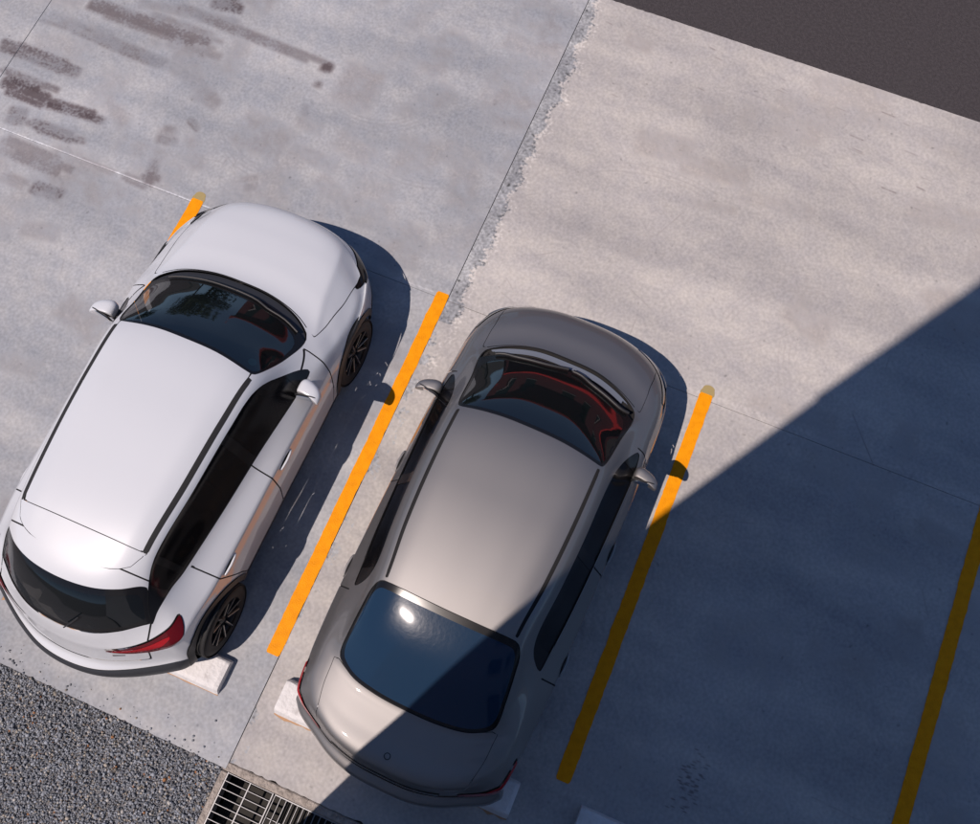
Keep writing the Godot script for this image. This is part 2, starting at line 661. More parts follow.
func door_handle(car: Node3D, at: Vector3, side: float, m: Material, lean: float) -> void:
	put("door_handle", super_ball(Vector3(0.010, 0.015, 0.10), 0.6, 12, 10, func(p: Vector3) -> Vector3:
		return Vector3(p.x + side * 0.012 * (1.0 - pow(p.z / 0.10, 2.0)), p.y, p.z)), m, car, Transform3D(Basis(Vector3(0, 0, 1), lean), at))
	put("handle_recess", super_ball(Vector3(0.006, 0.034, 0.08), 0.8, 12, 8), M.gap, car, Transform3D(Basis(), at + Vector3(-side * 0.006, -0.004, 0)))

func seat(car: Node3D, at: Vector3, wide: float, m: Material) -> void:
	var s := put("seat", super_ball(Vector3(wide, 0.11, 0.27), 0.5, 16, 10), m, car, Transform3D(Basis(Vector3.RIGHT, 0.12), at))
	put("backrest", super_ball(Vector3(wide, 0.33, 0.09), 0.5, 16, 10), m, s, Transform3D(Basis(Vector3.RIGHT, 0.3), Vector3(0, 0.34, 0.33)))
	put("headrest", super_ball(Vector3(wide * 0.5, 0.09, 0.05), 0.6, 14, 8), m, s, Transform3D(Basis(Vector3.RIGHT, 0.3), Vector3(0, 0.72, 0.45)))

func tube_along(pts: Array, r: float, n := 6, m_r := 1.0) -> ArrayMesh:
	var st := SurfaceTool.new()
	st.begin(Mesh.PRIMITIVE_TRIANGLES)
	st.set_smooth_group(0)
	var rings := []
	for i in pts.size():
		var d: Vector3 = (pts[mini(i + 1, pts.size() - 1)] - pts[maxi(i - 1, 0)]).normalized()
		var a := d.cross(Vector3.UP if absf(d.y) < 0.9 else Vector3.RIGHT).normalized()
		var b := a.cross(d)
		var ring := PackedVector3Array()
		for k in n:
			ring.append(pts[i] + (a * cos(TAU * k / n) + b * sin(TAU * k / n)) * r)
		rings.append(ring)
	for i in rings.size() - 1:
		for k in n:
			var j := (k + 1) % n
			quad(st, rings[i][k], rings[i + 1][k], rings[i + 1][j], rings[i][j])
	st.generate_normals()
	return st.commit()

# everything inside that the glass lets one see
func cabin(car: Node3D, z_cowl: float, z_seat: float, z_rear: float, y0: float, w: float) -> void:
	var d := put("dashboard", super_ball(Vector3(w, 0.13, 0.36), 0.45, 24, 12, func(p: Vector3) -> Vector3: return p - Vector3(0, 0, -0.25 * p.x * p.x)), M.dash, car, Transform3D(Basis(Vector3.RIGHT, -0.06), Vector3(0, y0 - 0.13, z_cowl + 0.42)))
	put("instrument_hood", super_ball(Vector3(0.17, 0.05, 0.1), 0.7, 16, 8), M.dash, d, Transform3D(Basis(), Vector3(0.38, 0.13, 0.2)))
	var ring := []
	for k in 25: ring.append(Vector3(0.38, y0 - 0.02, z_cowl + 0.85) + Vector3(cos(TAU * k / 24) * 0.18, sin(TAU * k / 24) * 0.17, sin(TAU * k / 24) * -0.08))
	put("steering_wheel", tube_along(ring, 0.014), M.dash, car)
	for s in [-0.38, 0.38]: seat(car, Vector3(s, 0.55, z_seat), 0.25, M.seat_fabric)
	seat(car, Vector3(0, 0.55, z_rear), 0.58, M.seat_fabric)
	put("rear_view_mirror", super_ball(Vector3(0.11, 0.03, 0.015), 0.6, 14, 8), M.black_plastic, car, Transform3D(Basis(), Vector3(0, y0 + 0.26, z_cowl + 0.72)))

func surface_at(s: Soup, u: Vector2) -> Array: # position and normal of the vertex nearest to a net coordinate
	var best := 1e9
	var k := 0
	for i in range(0, s.U.size(), 1):
		var d := s.U[i].distance_squared_to(u)
		if d < best:
			best = d
			k = i
	return [s.P[k], s.N[k]]

func make_white_car() -> void:
	var car := thing("compact_crossover", Vector3(-1.37, 0, 0))
	tag(car, "white crossover hatchback with black roof strips, black wheel arches and dark tinted glass", "car", "cars parked in the bays")
	var net := [
		[[0.000, .70, 0.056], [0.255, .70, 0.071], [0.458, .70, 0.116], [0.611, .695, 0.185], [0.726, .69, 0.273], [0.823, .68, 0.382], [0.883, .68, 0.510]],
		[[0.000, .845, 0.133], [0.254, .84, 0.148], [0.457, .83, 0.192], [0.589, .815, 0.256], [0.724, .76, 0.346], [0.842, .715, 0.465], [0.918, .68, 0.618]],
		[[0.000, .93, 0.386], [0.283, .925, 0.396], [0.495, .915, 0.425], [0.632, .895, 0.465], [0.772, .835, 0.535], [0.880, .775, 0.630], [0.946, .70, 0.775]],
		[[0.000, .985, 0.677], [0.282, .98, 0.687], [0.524, .965, 0.726], [0.681, .945, 0.776], [0.820, .89, 0.836], [0.907, .83, 0.916], [0.959, .75, 1.037]],
		[[0.000, 1.03, 0.938], [0.282, 1.025, 0.953], [0.553, 1.01, 1.026], [0.750, .985, 1.144], [0.837, .96, 1.193], [0.909, .915, 1.244], [0.959, .80, 1.328]],
		[[0.000, 1.255, 1.311], [0.279, 1.25, 1.325], [0.534, 1.215, 1.385], [0.700, 1.145, 1.455], [0.784, 1.07, 1.478], [0.887, .965, 1.513], [0.960, .825, 1.579]],
		[[0.000, 1.445, 1.689], [0.277, 1.44, 1.699], [0.505, 1.42, 1.743], [0.644, 1.37, 1.788], [0.740, 1.19, 1.818], [0.865, .985, 1.821], [0.958, .845, 1.860]],
		[[0.000, 1.515, 2.187], [0.276, 1.51, 2.188], [0.483, 1.49, 2.189], [0.627, 1.42, 2.194], [0.719, 1.23, 2.208], [0.824, .998, 2.225], [0.950, .86, 2.236]],
		[[0.000, 1.525, 2.705], [0.275, 1.52, 2.706], [0.462, 1.50, 2.708], [0.606, 1.43, 2.714], [0.687, 1.25, 2.730], [0.783, 1.01, 2.752], [0.942, .87, 2.785]],
		[[0.000, 1.495, 3.291], [0.265, 1.49, 3.291], [0.432, 1.472, 3.293], [0.566, 1.41, 3.291], [0.642, 1.25, 3.290], [0.736, 1.045, 3.294], [0.928, .885, 3.312]],
		[[0.000, 1.40, 3.677], [0.265, 1.395, 3.650], [0.443, 1.375, 3.586], [0.577, 1.32, 3.499], [0.642, 1.215, 3.492], [0.720, 1.07, 3.481], [0.903, .885, 3.541]],
		[[0.000, 1.235, 3.868], [0.267, 1.225, 3.841], [0.450, 1.21, 3.767], [0.600, 1.165, 3.659], [0.664, 1.11, 3.619], [0.751, 1.025, 3.591], [0.893, .885, 3.637]],
		[[0.000, 1.03, 4.028], [0.268, 1.03, 3.994], [0.463, 1.03, 3.904], [0.632, 1.02, 3.782], [0.705, .995, 3.738], [0.796, .955, 3.705], [0.883, .88, 3.724]],
		[[0.000, .87, 4.116], [0.250, .87, 4.092], [0.460, .872, 4.025], [0.630, .876, 3.944], [0.732, .877, 3.886], [0.813, .877, 3.834], [0.863, .876, 3.772]]]
	var prof := [
		[[.58, .03], [.45, .045], [.38, .045], [.32, .035], [.20, -.03]],
		[[.72, .012], [.56, .018], [.43, .014], [.33, .006], [.2, -.04]],
		[[.76, .045], [.62, .115], [.555, .195], [.45, .215], [.24, .12]]]
	var fl := [[0.959, .45, [.0, .01, .01, .01, .0]], [3.531, .5, [.0, .015, .02, .015, .0]]]
	var sf := car_surfaces(net, prof, fl, 9, 7, 1.0, 0.032)
	var top: Soup = sf[0]
	var wall: Soup = sf[1]
	var gaps := Soup.new()
	var r: Array
	put("inner_shell", soup_mesh(split(top, func(p: Vector3, u: Vector2) -> float: return 3.6 - u.x if u.x < 8 else -1.0)[1], -0.03), M.liner, car)
	# windscreen with its cowl
	var ws := rounded([Vector2(4.03, -1.52), Vector2(4.03, 1.52), Vector2(5.97, 1.45), Vector2(5.97, -1.45)], 4, 0.1)
	r = panel(top, in_net(ws), 0.008, gaps)
	top = r[1]
	var screen: Soup = r[0]
	r = split(screen, func(p: Vector3, u: Vector2) -> float: return u.x - 4.27)
	put("cowl_panel", soup_mesh(r[0], -0.022), M.grey_plastic, car)
	screen = r[1]
	var ws_in := rounded([Vector2(4.42, -1.42), Vector2(4.42, 1.42), Vector2(5.90, 1.385), Vector2(5.90, -1.385)], 4, 0.1)
	r = split(screen, in_net(ws_in))
	var pane := put("windscreen", soup_mesh(r[0], -0.006), M.windscreen_glass, car)
	put("black_border", soup_mesh(r[1], -0.006), M.gloss_black, pane)
	# side glass with black pillars
	for s in [-1.0, 1.0]:
		var sg := rounded([Vector2(4.62, 2.36), Vector2(5.2, 1.93), Vector2(6.0, 1.585), Vector2(7.5, 1.565), Vector2(9.0, 1.59), Vector2(9.8, 1.66), Vector2(10.1, 1.70), Vector2(11.95, 1.68), Vector2(11.95, 1.78), Vector2(11.0, 2.14), Vector2(10.2, 2.38), Vector2(9.4, 2.44), Vector2(8.0, 2.44), Vector2(6.5, 2.44), Vector2(5.2, 2.45)], 2)
		r = panel(top, in_net(sg, 0.0, s), 0.006, gaps)
		top = r[1]
		var sw: Soup = r[0]
		r = split(sw, func(p: Vector3, u: Vector2) -> float: return -minf(u.x - 5.35, minf(absf(u.x - 7.18) - 0.09, minf(absf(u.x - 9.05) - 0.10, 9.95 - u.x))))
		var trims: Soup = r[1]
		for cut in [6.3, 8.1, 9.5, 99.0]:
			var q := split(trims, func(p: Vector3, u: Vector2) -> float: return u.x - cut)
			trims = q[1]
			if q[0].P.size(): put("window_pillar", soup_mesh(q[0], -0.004), M.gloss_black, car)
		sw = r[0]
		r = split(sw, func(p: Vector3, u: Vector2) -> float: return u.x - 7.18)
		put("side_window", soup_mesh(r[0], -0.008), M.tinted_glass, car)
		r = split(r[1], func(p: Vector3, u: Vector2) -> float: return u.x - 9.05)
		put("side_window", soup_mesh(r[0], -0.008), M.tinted_glass, car)
		put("quarter_window", soup_mesh(r[1], -0.008), M.tinted_glass, car)
	# rear screen
	var rg := rounded([Vector2(10.06, -1.72), Vector2(10.06, 1.72), Vector2(11.9, 1.73), Vector2(11.95, 0.0), Vector2(11.9, -1.73)], 3, 0.05)
	r = panel(top, in_net(rg), 0.008, gaps)
	top = r[1]
	var rear: Soup = r[0]
	var rg_in := rounded([Vector2(10.3, -1.5), Vector2(10.3, 1.5), Vector2(11.72, 1.55), Vector2(11.78, 0.0), Vector2(11.72, -1.55)], 3, 0.12)
	r = split(rear, in_net(rg_in))
	pane = put("rear_window", soup_mesh(r[0], -0.006), M.dark_glass, car)
	put("black_border", soup_mesh(r[1], -0.006), M.gloss_black, pane)
	# roof strips
	for s in [-1.0, 1.0]:
		var strip := rounded([Vector2(5.98, 1.27), Vector2(5.98, 1.40), Vector2(9.0, 1.40), Vector2(9.0, 1.27)], 1, 0.02)
		r = split(top, in_net(strip, 0.0, s))
		put("roof_strip", soup_mesh(r[0], 0.001), M.rubber, car)
		top = r[1]
	r = panel(top, in_net(PackedVector2Array([Vector2(5.9, -1.27), Vector2(5.9, 1.27), Vector2(9.0, 1.27), Vector2(9.0, -1.27)])), 0.011, gaps)
	put("roof", soup_mesh(r[0]), M.white_paint, car)
	top = r[1]
	var sp := []
	for k in 13: sp.append(Vector2(9.02 + 0.55 * sqrt(1.0 - pow(absf(k - 6) / 6.0, 4.0)), (k - 6) / 6.0 * 1.36))
	sp.append(Vector2(8.97, 1.4))
	sp.append(Vector2(8.97, -1.4))
	r = panel(top, in_net(PackedVector2Array(sp)), 0.007, gaps)
	put("spoiler_top", soup_mesh(r[0]), M.white_paint, car)
	top = r[1]
	# bonnet
	var hd := rounded([Vector2(4.02, 0), Vector2(4.02, 1.56), Vector2(3.5, 1.80), Vector2(2.6, 2.06), Vector2(1.5, 2.26), Vector2(0.75, 2.30), Vector2(0.6, 1.6), Vector2(0.6, -1.6), Vector2(0.75, -2.30), Vector2(1.5, -2.26), Vector2(2.6, -2.06), Vector2(3.5, -1.80), Vector2(4.02, -1.56)], 1, 0.08)
	r = panel(top, in_net(hd), 0.013, gaps)
	put("bonnet", soup_mesh(r[0]), M.white_paint, car)
	top = r[1]
	# tailgate
	var tg := [Vector2(9.03, -1.42), Vector2(9.03, 1.42), Vector2(9.9, 1.60), Vector2(10.1, 1.73), Vector2(11.9, 1.745), Vector2(12.4, 1.78), Vector2(13.2, 1.78), Vector2(13.2, -1.78), Vector2(12.4, -1.78), Vector2(11.9, -1.745), Vector2(10.1, -1.73), Vector2(9.9, -1.60), Vector2(9.03, -1.42)]
	tg.pop_back()
	# lamps, doors and arches run over shoulder and flanks
	var all := [top, wall]
	for s in [-1.0, 1.0]:
		var lamp := rounded([Vector2(.30, .842), Vector2(.42, .872), Vector2(.62, .905), Vector2(.80, .945), Vector2(.965, .985), Vector2(.975, .955), Vector2(.92, .885), Vector2(.80, .825), Vector2(.62, .79), Vector2(.42, .80)], 2)
		var lens := cut_all(all, in_corner(lamp, s, 3.101, 1.0), 0.004, gaps)
		if lens.P.size():
			var bright := rounded([Vector2(.34, .842), Vector2(.42, .856), Vector2(.62, .882), Vector2(.84, .925), Vector2(.82, .90), Vector2(.62, .84), Vector2(.42, .825)], 1)
			var q := split(lens, in_corner(bright, s, 3.101, 1.0))
			var lp := put("tail_lamp", soup_mesh(q[1], 0.009), M.dark_red_lens, car)
			put("light_bar", soup_mesh(q[0], 0.012), M.red_lens, lp)
		var head := rounded([Vector2(.50, .64), Vector2(.66, .70), Vector2(.86, .745), Vector2(1.02, .775), Vector2(1.03, .74), Vector2(.90, .66), Vector2(.70, .61), Vector2(.52, .60)], 2)
		put("headlamp", soup_mesh(cut_all(all, in_corner(head, s, 0.981, -1.0), 0.004, gaps), 0.008), M.gloss_black, car)
		for c in [Vector2(0.959, .33), Vector2(3.531, .33)]:
			var arch := func(rad: float) -> Callable:
				return func(p: Vector3, u: Vector2) -> float: return Vector2(p.z, p.y).distance_to(c) - rad if p.x * s > 0.7 else 1.0
			var trim := Soup.new()
			for k in 2:
				r = split(all[k], arch.call(0.365))
				r = split(r[1], arch.call(0.425))
				all[k] = r[1]
				trim.add(r[0])
			put("arch_trim", soup_mesh(trim, 0.010), M.black_plastic, car)
		var fd := PackedVector2Array([Vector2(1.287, 1.04), Vector2(1.328, .80), Vector2(1.390, .55), Vector2(1.451, .36), Vector2(2.424, .36), Vector2(2.374, .6), Vector2(2.342, 1.04)])
		var rd := PackedVector2Array([Vector2(2.342, 1.04), Vector2(2.374, .6), Vector2(2.424, .36), Vector2(3.089, .36), Vector2(3.113, .5), Vector2(3.180, .68), Vector2(3.239, .85), Vector2(3.243, 1.07)])
		for d in [[fd, "front_door", Vector2(2.163, .80)], [rd, "rear_door", Vector2(3.106, .83)]]:
			var door := put(d[1], soup_mesh(cut_all(all, in_side(d[0], s, 0.0, 0.74), 0.006, gaps)), M.white_paint, car)
			door_handle(door, on_side(sf, d[2].x, d[2].y, s) + Vector3(s * .004, 0, 0), s, M.white_paint, 0.0)
	# black sill and bumper skirts
	r = split(all[1], func(p: Vector3, u: Vector2) -> float:
		var lim := 0.34
		if p.z > 3.72: lim = 0.34 + 0.235 * smoothstep(3.72, 3.97, p.z)
		return p.y - lim)
	put("lower_trim", soup_mesh(r[0], 0.006), M.grey_plastic, car)
	all[1] = r[1]
	put("tailgate", soup_mesh(cut_all(all, func(p: Vector3, u: Vector2) -> float: return maxf(absf(p.x) - 0.66, maxf(0.66 - p.y, 3.46 - p.z)) if p.z > 3.36 else 1.0, 0.006, gaps)), M.white_paint, car)
	all[0].add(all[1])
	put("body", soup_mesh(all[0]), M.white_paint, car)
	put("shut_lines", soup_mesh(gaps, -0.006), M.gap, car)
	var st := SurfaceTool.new()
	st.begin(Mesh.PRIMITIVE_TRIANGLES)
	add_cbox(st, Transform3D(Basis(), Vector3(0, 0.24, 2.13)), Vector3(1.2, 0.08, 3.75), 0.01)
	add_cbox(st, Transform3D(Basis(), Vector3(0, 0.243, 2.2)), Vector3(1.74, 0.07, 1.5), 0.01)
	st.generate_normals()
	put("underbody", st.commit(), M.liner, car)
	for z in [0.959, 3.531]:
		for s in [-1.0, 1.0]:
			wheel(car, Vector3(s * (.855 if z < 2 else .865), .33, z), s, .33, 5)
			put("wheel_liner", lathe([Vector2(.37, 0), Vector2(.385, .24), Vector2(.0, .24)], 24), M.liner, car, Transform3D(Basis(Vector3.UP, PI if s > 0 else 0.0), Vector3(s * .88, .34, z)))
	for s in [-1.0, 1.0]:
		door_mirror(car, Vector3(s * .965, 1.035, 1.606), s, M.white_paint, Vector3(.105, .075, .10))
	cabin(car, .94, 1.95, 2.8, 1.0, .66)
	for w in [[Vector2(4.30, -2.2), Vector2(4.36, -1.2), Vector2(4.34, 0.2)], [Vector2(4.30, 0.0), Vector2(4.40, 1.2), Vector2(4.36, 2.5)]]:
		put("wiper", tube_along(glass_line(sf[0], w, 0.012), 0.010, 6), M.black_plastic, car)
	var scr: Soup = screen
	for d in [["service_sticker", Vector2(5.62, 2.15), 0.035]]:
		var q := surface_at(scr, d[1])
		var n: Vector3 = q[1]
		var x := n.cross(Vector3(0, 0, 1)).normalized()
		put(d[0], lathe([Vector2(0, 0.001), Vector2(d[2], 0.001), Vector2(d[2], -0.001)], 24, false), M.sticker, pane_of(car, "windscreen"), Transform3D(Basis(n, x, n.cross(x)), q[0] - n * 0.009))
	put("rear_wiper", tube_along([Vector2(0, 0)].map(func(_a): return Vector3(0.08, 1.075, 4.023)) + [Vector3(0.16, 1.16, 3.950), Vector3(0.2, 1.2, 3.902)], 0.006), M.black_plastic, car)
	put("tailgate_badge", cbox(Vector3(.10, .014, .006), .002), M.black_plastic, car, Transform3D(Basis(Vector3.UP, 0.42) * Basis(Vector3.RIGHT, -0.35), on_rear(sf, .45, .755)))

func pane_of(car: Node3D, called: String) -> Node3D:
	return car.get_node(called)

func make_sedan() -> void:
	var car := thing("sedan", Vector3(1.40, 0, 0), -0.026)
	car.position += Vector3(0.045, 0, 0)
	tag(car, "metallic bronze grey sedan half in shadow, sun glare on its rear window", "car", "cars parked in the bays")
	var net := [
		[[0.000, .66, 0.006], [0.247, .66, 0.016], [0.445, .66, 0.055], [0.593, .66, 0.109], [0.712, .66, 0.183], [0.800, .66, 0.281], [0.859, .66, 0.418]],
		[[0.000, .80, 0.083], [0.246, .797, 0.093], [0.443, .79, 0.132], [0.591, .78, 0.186], [0.719, .765, 0.259], [0.818, .74, 0.357], [0.883, .70, 0.515]],
		[[0.000, .885, 0.257], [0.265, .882, 0.267], [0.471, .875, 0.306], [0.618, .865, 0.364], [0.741, .85, 0.428], [0.840, .81, 0.512], [0.901, .73, 0.660]],
		[[0.000, .955, 0.499], [0.274, .952, 0.513], [0.509, .945, 0.586], [0.695, .935, 0.688], [0.768, .92, 0.742], [0.852, .875, 0.801], [0.914, .76, 0.912]],
		[[0.000, 1.20, 0.897], [0.271, 1.195, 0.912], [0.495, 1.165, 0.966], [0.651, 1.115, 1.034], [0.745, 1.025, 1.067], [0.870, .93, 1.109], [0.923, .78, 1.173]],
		[[0.000, 1.40, 1.311], [0.269, 1.395, 1.320], [0.514, 1.37, 1.359], [0.640, 1.325, 1.399], [0.741, 1.15, 1.416], [0.868, .94, 1.436], [0.928, .79, 1.463]],
		[[0.000, 1.465, 1.884], [0.268, 1.46, 1.885], [0.503, 1.435, 1.886], [0.641, 1.375, 1.890], [0.744, 1.18, 1.901], [0.857, .95, 1.916], [0.929, .80, 1.926]],
		[[0.000, 1.46, 2.355], [0.258, 1.455, 2.356], [0.483, 1.43, 2.357], [0.618, 1.372, 2.362], [0.723, 1.18, 2.377], [0.837, .96, 2.394], [0.927, .81, 2.407]],
		[[0.000, 1.405, 2.792], [0.258, 1.40, 2.787], [0.454, 1.383, 2.775], [0.574, 1.34, 2.760], [0.679, 1.18, 2.793], [0.809, .98, 2.822], [0.921, .82, 2.856]],
		[[0.000, 1.297, 3.190], [0.259, 1.289, 3.187], [0.461, 1.268, 3.160], [0.596, 1.22, 3.122], [0.685, 1.11, 3.123], [0.808, .985, 3.145], [0.910, .83, 3.190]],
		[[0.000, 1.06, 3.572], [0.260, 1.057, 3.563], [0.473, 1.052, 3.526], [0.632, 1.042, 3.451], [0.720, 1.015, 3.407], [0.803, .965, 3.403], [0.894, .835, 3.456]],
		[[0.000, 1.040, 3.650], [0.260, 1.039, 3.640], [0.473, 1.035, 3.603], [0.627, 1.025, 3.529], [0.717, 1.005, 3.484], [0.798, .96, 3.470], [0.886, .835, 3.523]],
		[[0.000, 1.018, 3.794], [0.260, 1.018, 3.785], [0.463, 1.013, 3.748], [0.618, 1.003, 3.673], [0.710, .985, 3.628], [0.789, .948, 3.604], [0.874, .835, 3.656]],
		[[0.000, .985, 3.987], [0.241, .985, 3.978], [0.434, .98, 3.936], [0.580, .97, 3.867], [0.682, .953, 3.803], [0.760, .92, 3.750], [0.850, .83, 3.776]],
		[[0.000, .87, 4.045], [0.242, .868, 4.036], [0.446, .862, 3.990], [0.591, .852, 3.929], [0.698, .845, 3.878], [0.776, .835, 3.837], [0.828, .825, 3.800]]]
	var prof := [
		[[.60, .02], [.54, .03], [.46, .045], [.32, .03], [.20, -.03]],
		[[.70, .012], [.60, .012], [.48, .004], [.32, -.005], [.18, -.06]],
		[[.77, .028], [.69, .045], [.635, .125], [.45, .15], [.22, .05]]]
	var fl := [[0.763, .45, [.0, .01, .02, .02, .0]], [3.304, .5, [.0, .01, .02, .02, .0]]]
	var sf := car_surfaces(net, prof, fl, 9, 7)
	var top: Soup = sf[0]
	var wall: Soup = sf[1]
	var gaps := Soup.new()
	var r: Array
	put("inner_shell", soup_mesh(split(top, func(p: Vector3, u: Vector2) -> float: return maxf(2.7 - u.x, u.x - 13.0))[0], -0.03), M.liner, car)
	var ws := rounded([Vector2(3.03, -1.53), Vector2(3.03, 1.53), Vector2(4.97, 1.46), Vector2(4.97, -1.46)], 4, 0.09)
	r = panel(top, in_net(ws), 0.008, gaps)
	top = r[1]
	var screen: Soup = r[0]
	r = split(screen, func(p: Vector3, u: Vector2) -> float: return u.x - 3.32)
	screen = r[1]
	var tray: Soup = r[0]
	r = split(tray, func(p: Vector3, u: Vector2) -> float: return maxf(absf(u.x - 3.165) - 0.075, absf(u.y + 0.1) - 2.55 + (u.x - 3.1) * 2.0))
	var cw := put("cowl_panel", soup_mesh(r[0], -0.015), M.film_strip, car)
	put("cowl_trim", soup_mesh(r[1], -0.03), M.black_plastic, cw)
	var ws_in := rounded([Vector2(3.47, -1.43), Vector2(3.47, 1.43), Vector2(4.90, 1.39), Vector2(4.90, -1.39)], 4, 0.1)
	r = split(screen, in_net(ws_in))
	var pane := put("windscreen", soup_mesh(r[0], -0.006), M.windscreen_glass, car)
	put("black_border", soup_mesh(r[1], -0.006), M.gloss_black, pane)
	for s in [-1.0, 1.0]:
		var sg := rounded([Vector2(3.62, 2.34), Vector2(4.2, 2.02), Vector2(5.0, 1.76), Vector2(6.5, 1.74), Vector2(7.5, 1.77), Vector2(8.0, 1.92), Vector2(8.3, 2.32), Vector2(8.2, 2.43), Vector2(6.5, 2.43), Vector2(5.0, 2.43), Vector2(4.2, 2.43)], 2)
		r = panel(top, in_net(sg, 0.0, s), 0.006, gaps)
		top = r[1]
		var sw: Soup = r[0]
		r = split(sw, func(p: Vector3, u: Vector2) -> float: return -minf(u.x - 4.25, minf(absf(u.x - 6.2) - 0.09, 7.85 - u.x)))
		var trims: Soup = r[1]
		for cut in [5.2, 7.0, 99.0]:
			var q := split(trims, func(p: Vector3, u: Vector2) -> float: return u.x - cut)
			trims = q[1]
			if q[0].P.size(): put("window_pillar", soup_mesh(q[0], -0.004), M.gloss_black, car)
		r = split(r[0], func(p: Vector3, u: Vector2) -> float: return u.x - 6.2)
		put("side_window", soup_mesh(r[0], -0.008), M.tinted_glass, car)
		put("side_window", soup_mesh(r[1], -0.008), M.tinted_glass, car)
		var ch := PackedVector2Array([Vector2(4.0, 2.435), Vector2(8.25, 2.435), Vector2(8.25, 2.495), Vector2(4.0, 2.495)])
		r = split(top, in_net(ch, 0.0, s))
		top = r[1]
		put("belt_moulding", soup_mesh(r[0], 0.006), M.chrome, car)
	var rg := rounded([Vector2(8.03, -1.60), Vector2(8.03, 1.60), Vector2(9.0, 1.68), Vector2(9.95, 1.60), Vector2(9.98, 0.0), Vector2(9.95, -1.60), Vector2(9.0, -1.68)], 3, 0.16)
	r = panel(top, in_net(rg), 0.008, gaps)
	top = r[1]
	var rear: Soup = r[0]
	var rg_in := rounded([Vector2(8.16, -1.50), Vector2(8.16, 1.50), Vector2(9.0, 1.57), Vector2(9.86, 1.48), Vector2(9.89, 0.0), Vector2(9.86, -1.48), Vector2(9.0, -1.57)], 3, 0.16)
	r = split(rear, in_net(rg_in))
	pane = put("rear_window", soup_mesh(r[0], -0.006), M.rear_glass, car)
	put("black_border", soup_mesh(r[1], -0.006), M.gloss_black, pane)
	for s in [-1.0, 1.0]:
		var strip := rounded([Vector2(4.98, 1.215), Vector2(4.98, 1.325), Vector2(8.02, 1.325), Vector2(8.02, 1.215)], 1, 0.02)
		r = split(top, in_net(strip, 0.0, s))
		put("roof_strip", soup_mesh(r[0], -0.006), M.gap, car)
		top = r[1]
	r = split(top, in_net(PackedVector2Array([Vector2(4.9, -1.215), Vector2(4.9, 1.215), Vector2(8.1, 1.215), Vector2(8.1, -1.215)])))
	put("roof", soup_mesh(r[0]), M.bronze_paint, car)
	top = r[1]
	var hd := rounded([Vector2(3.02, 0), Vector2(3.02, 1.55), Vector2(2.4, 1.78), Vector2(1.6, 1.90), Vector2(0.9, 1.93), Vector2(0.7, 1.2), Vector2(0.66, 0), Vector2(0.7, -1.2), Vector2(0.9, -1.93), Vector2(1.6, -1.90), Vector2(2.4, -1.78), Vector2(3.02, -1.55)], 1, 0.08)
	r = panel(top, in_net(hd), 0.011, gaps)
	put("bonnet", soup_mesh(r[0]), M.bronze_paint, car)
	top = r[1]
	var tk := rounded([Vector2(9.94, -1.71), Vector2(9.94, 1.71), Vector2(12.0, 1.72), Vector2(13.2, 1.72), Vector2(13.6, 1.60), Vector2(13.65, 0), Vector2(13.6, -1.60), Vector2(13.2, -1.72), Vector2(12.0, -1.72)], 1, 0.06)
	r = panel(top, in_net(tk), 0.012, gaps)
	put("boot_lid", soup_mesh(r[0]), M.bronze_paint, car)
	top = r[1]
	var all := [top, wall]
	for s in [-1.0, 1.0]:
		var lamp := rounded([Vector2(.60, .825), Vector2(.70, .835), Vector2(.88, .85), Vector2(1.06, .862), Vector2(1.13, .855), Vector2(1.10, .83), Vector2(.95, .775), Vector2(.78, .74), Vector2(.66, .73), Vector2(.60, .75)], 2)
		put("tail_lamp", soup_mesh(cut_all(all, in_corner(lamp, s, 3.169, 1.0), 0.004, gaps), 0.008), M.red_lens, car)
		var head := rounded([Vector2(.50, .66), Vector2(.70, .72), Vector2(.95, .775), Vector2(1.12, .80), Vector2(1.1, .74), Vector2(.90, .66), Vector2(.70, .60), Vector2(.52, .60)], 2)
		put("headlamp", soup_mesh(cut_all(all, in_corner(head, s, 0.866, -1.0), 0.004, gaps), 0.006), M.clear_lens, car)
		for c in [Vector2(0.763, .32), Vector2(3.304, .32)]:
			for k in 2:
				r = split(all[k], func(p: Vector3, u: Vector2) -> float: return Vector2(p.z, p.y).distance_to(c) - 0.355 if p.x * s > 0.7 else 1.0)
				all[k] = r[1]
		var fd := PackedVector2Array([Vector2(0.971, 1.0), Vector2(1.039, .75), Vector2(1.109, .5), Vector2(1.178, .3), Vector2(2.090, .3), Vector2(2.037, .6), Vector2(2.009, 1.0)])
		var rd := PackedVector2Array([Vector2(2.009, 1.0), Vector2(2.037, .6), Vector2(2.090, .3), Vector2(2.841, .3), Vector2(2.879, .5), Vector2(2.938, .68), Vector2(2.944, 1.0)])
		for d in [[fd, "front_door", Vector2(1.831, .79)], [rd, "rear_door", Vector2(2.772, .80)]]:
			var door := put(d[1], soup_mesh(cut_all(all, in_side(d[0], s, 0.0, 0.80), 0.006, gaps)), M.bronze_paint, car)
			door_handle(door, on_side(sf, d[2].x, d[2].y, s) + Vector3(s * .004, 0, 0), s, M.bronze_paint, 0.0)
	# number plate garnish across the tail and the bumper shut line
	r = panel(all[1], func(p: Vector3, u: Vector2) -> float: return maxf(absf(p.y - 0.80) - 0.02, maxf(absf(p.x) - 0.45, 3.83 - p.z)), 0.003, gaps)
	put("boot_garnish", soup_mesh(r[0], 0.012), M.chrome, car)
	all[1] = r[1]
	r = panel(all[1], func(p: Vector3, u: Vector2) -> float: return p.y - 0.685 if p.z > 3.69 else 1.0, 0.003, gaps)
	put("rear_bumper", soup_mesh(r[0], 0.004), M.bronze_paint, car)
	all[1] = r[1]
	all[0].add(all[1])
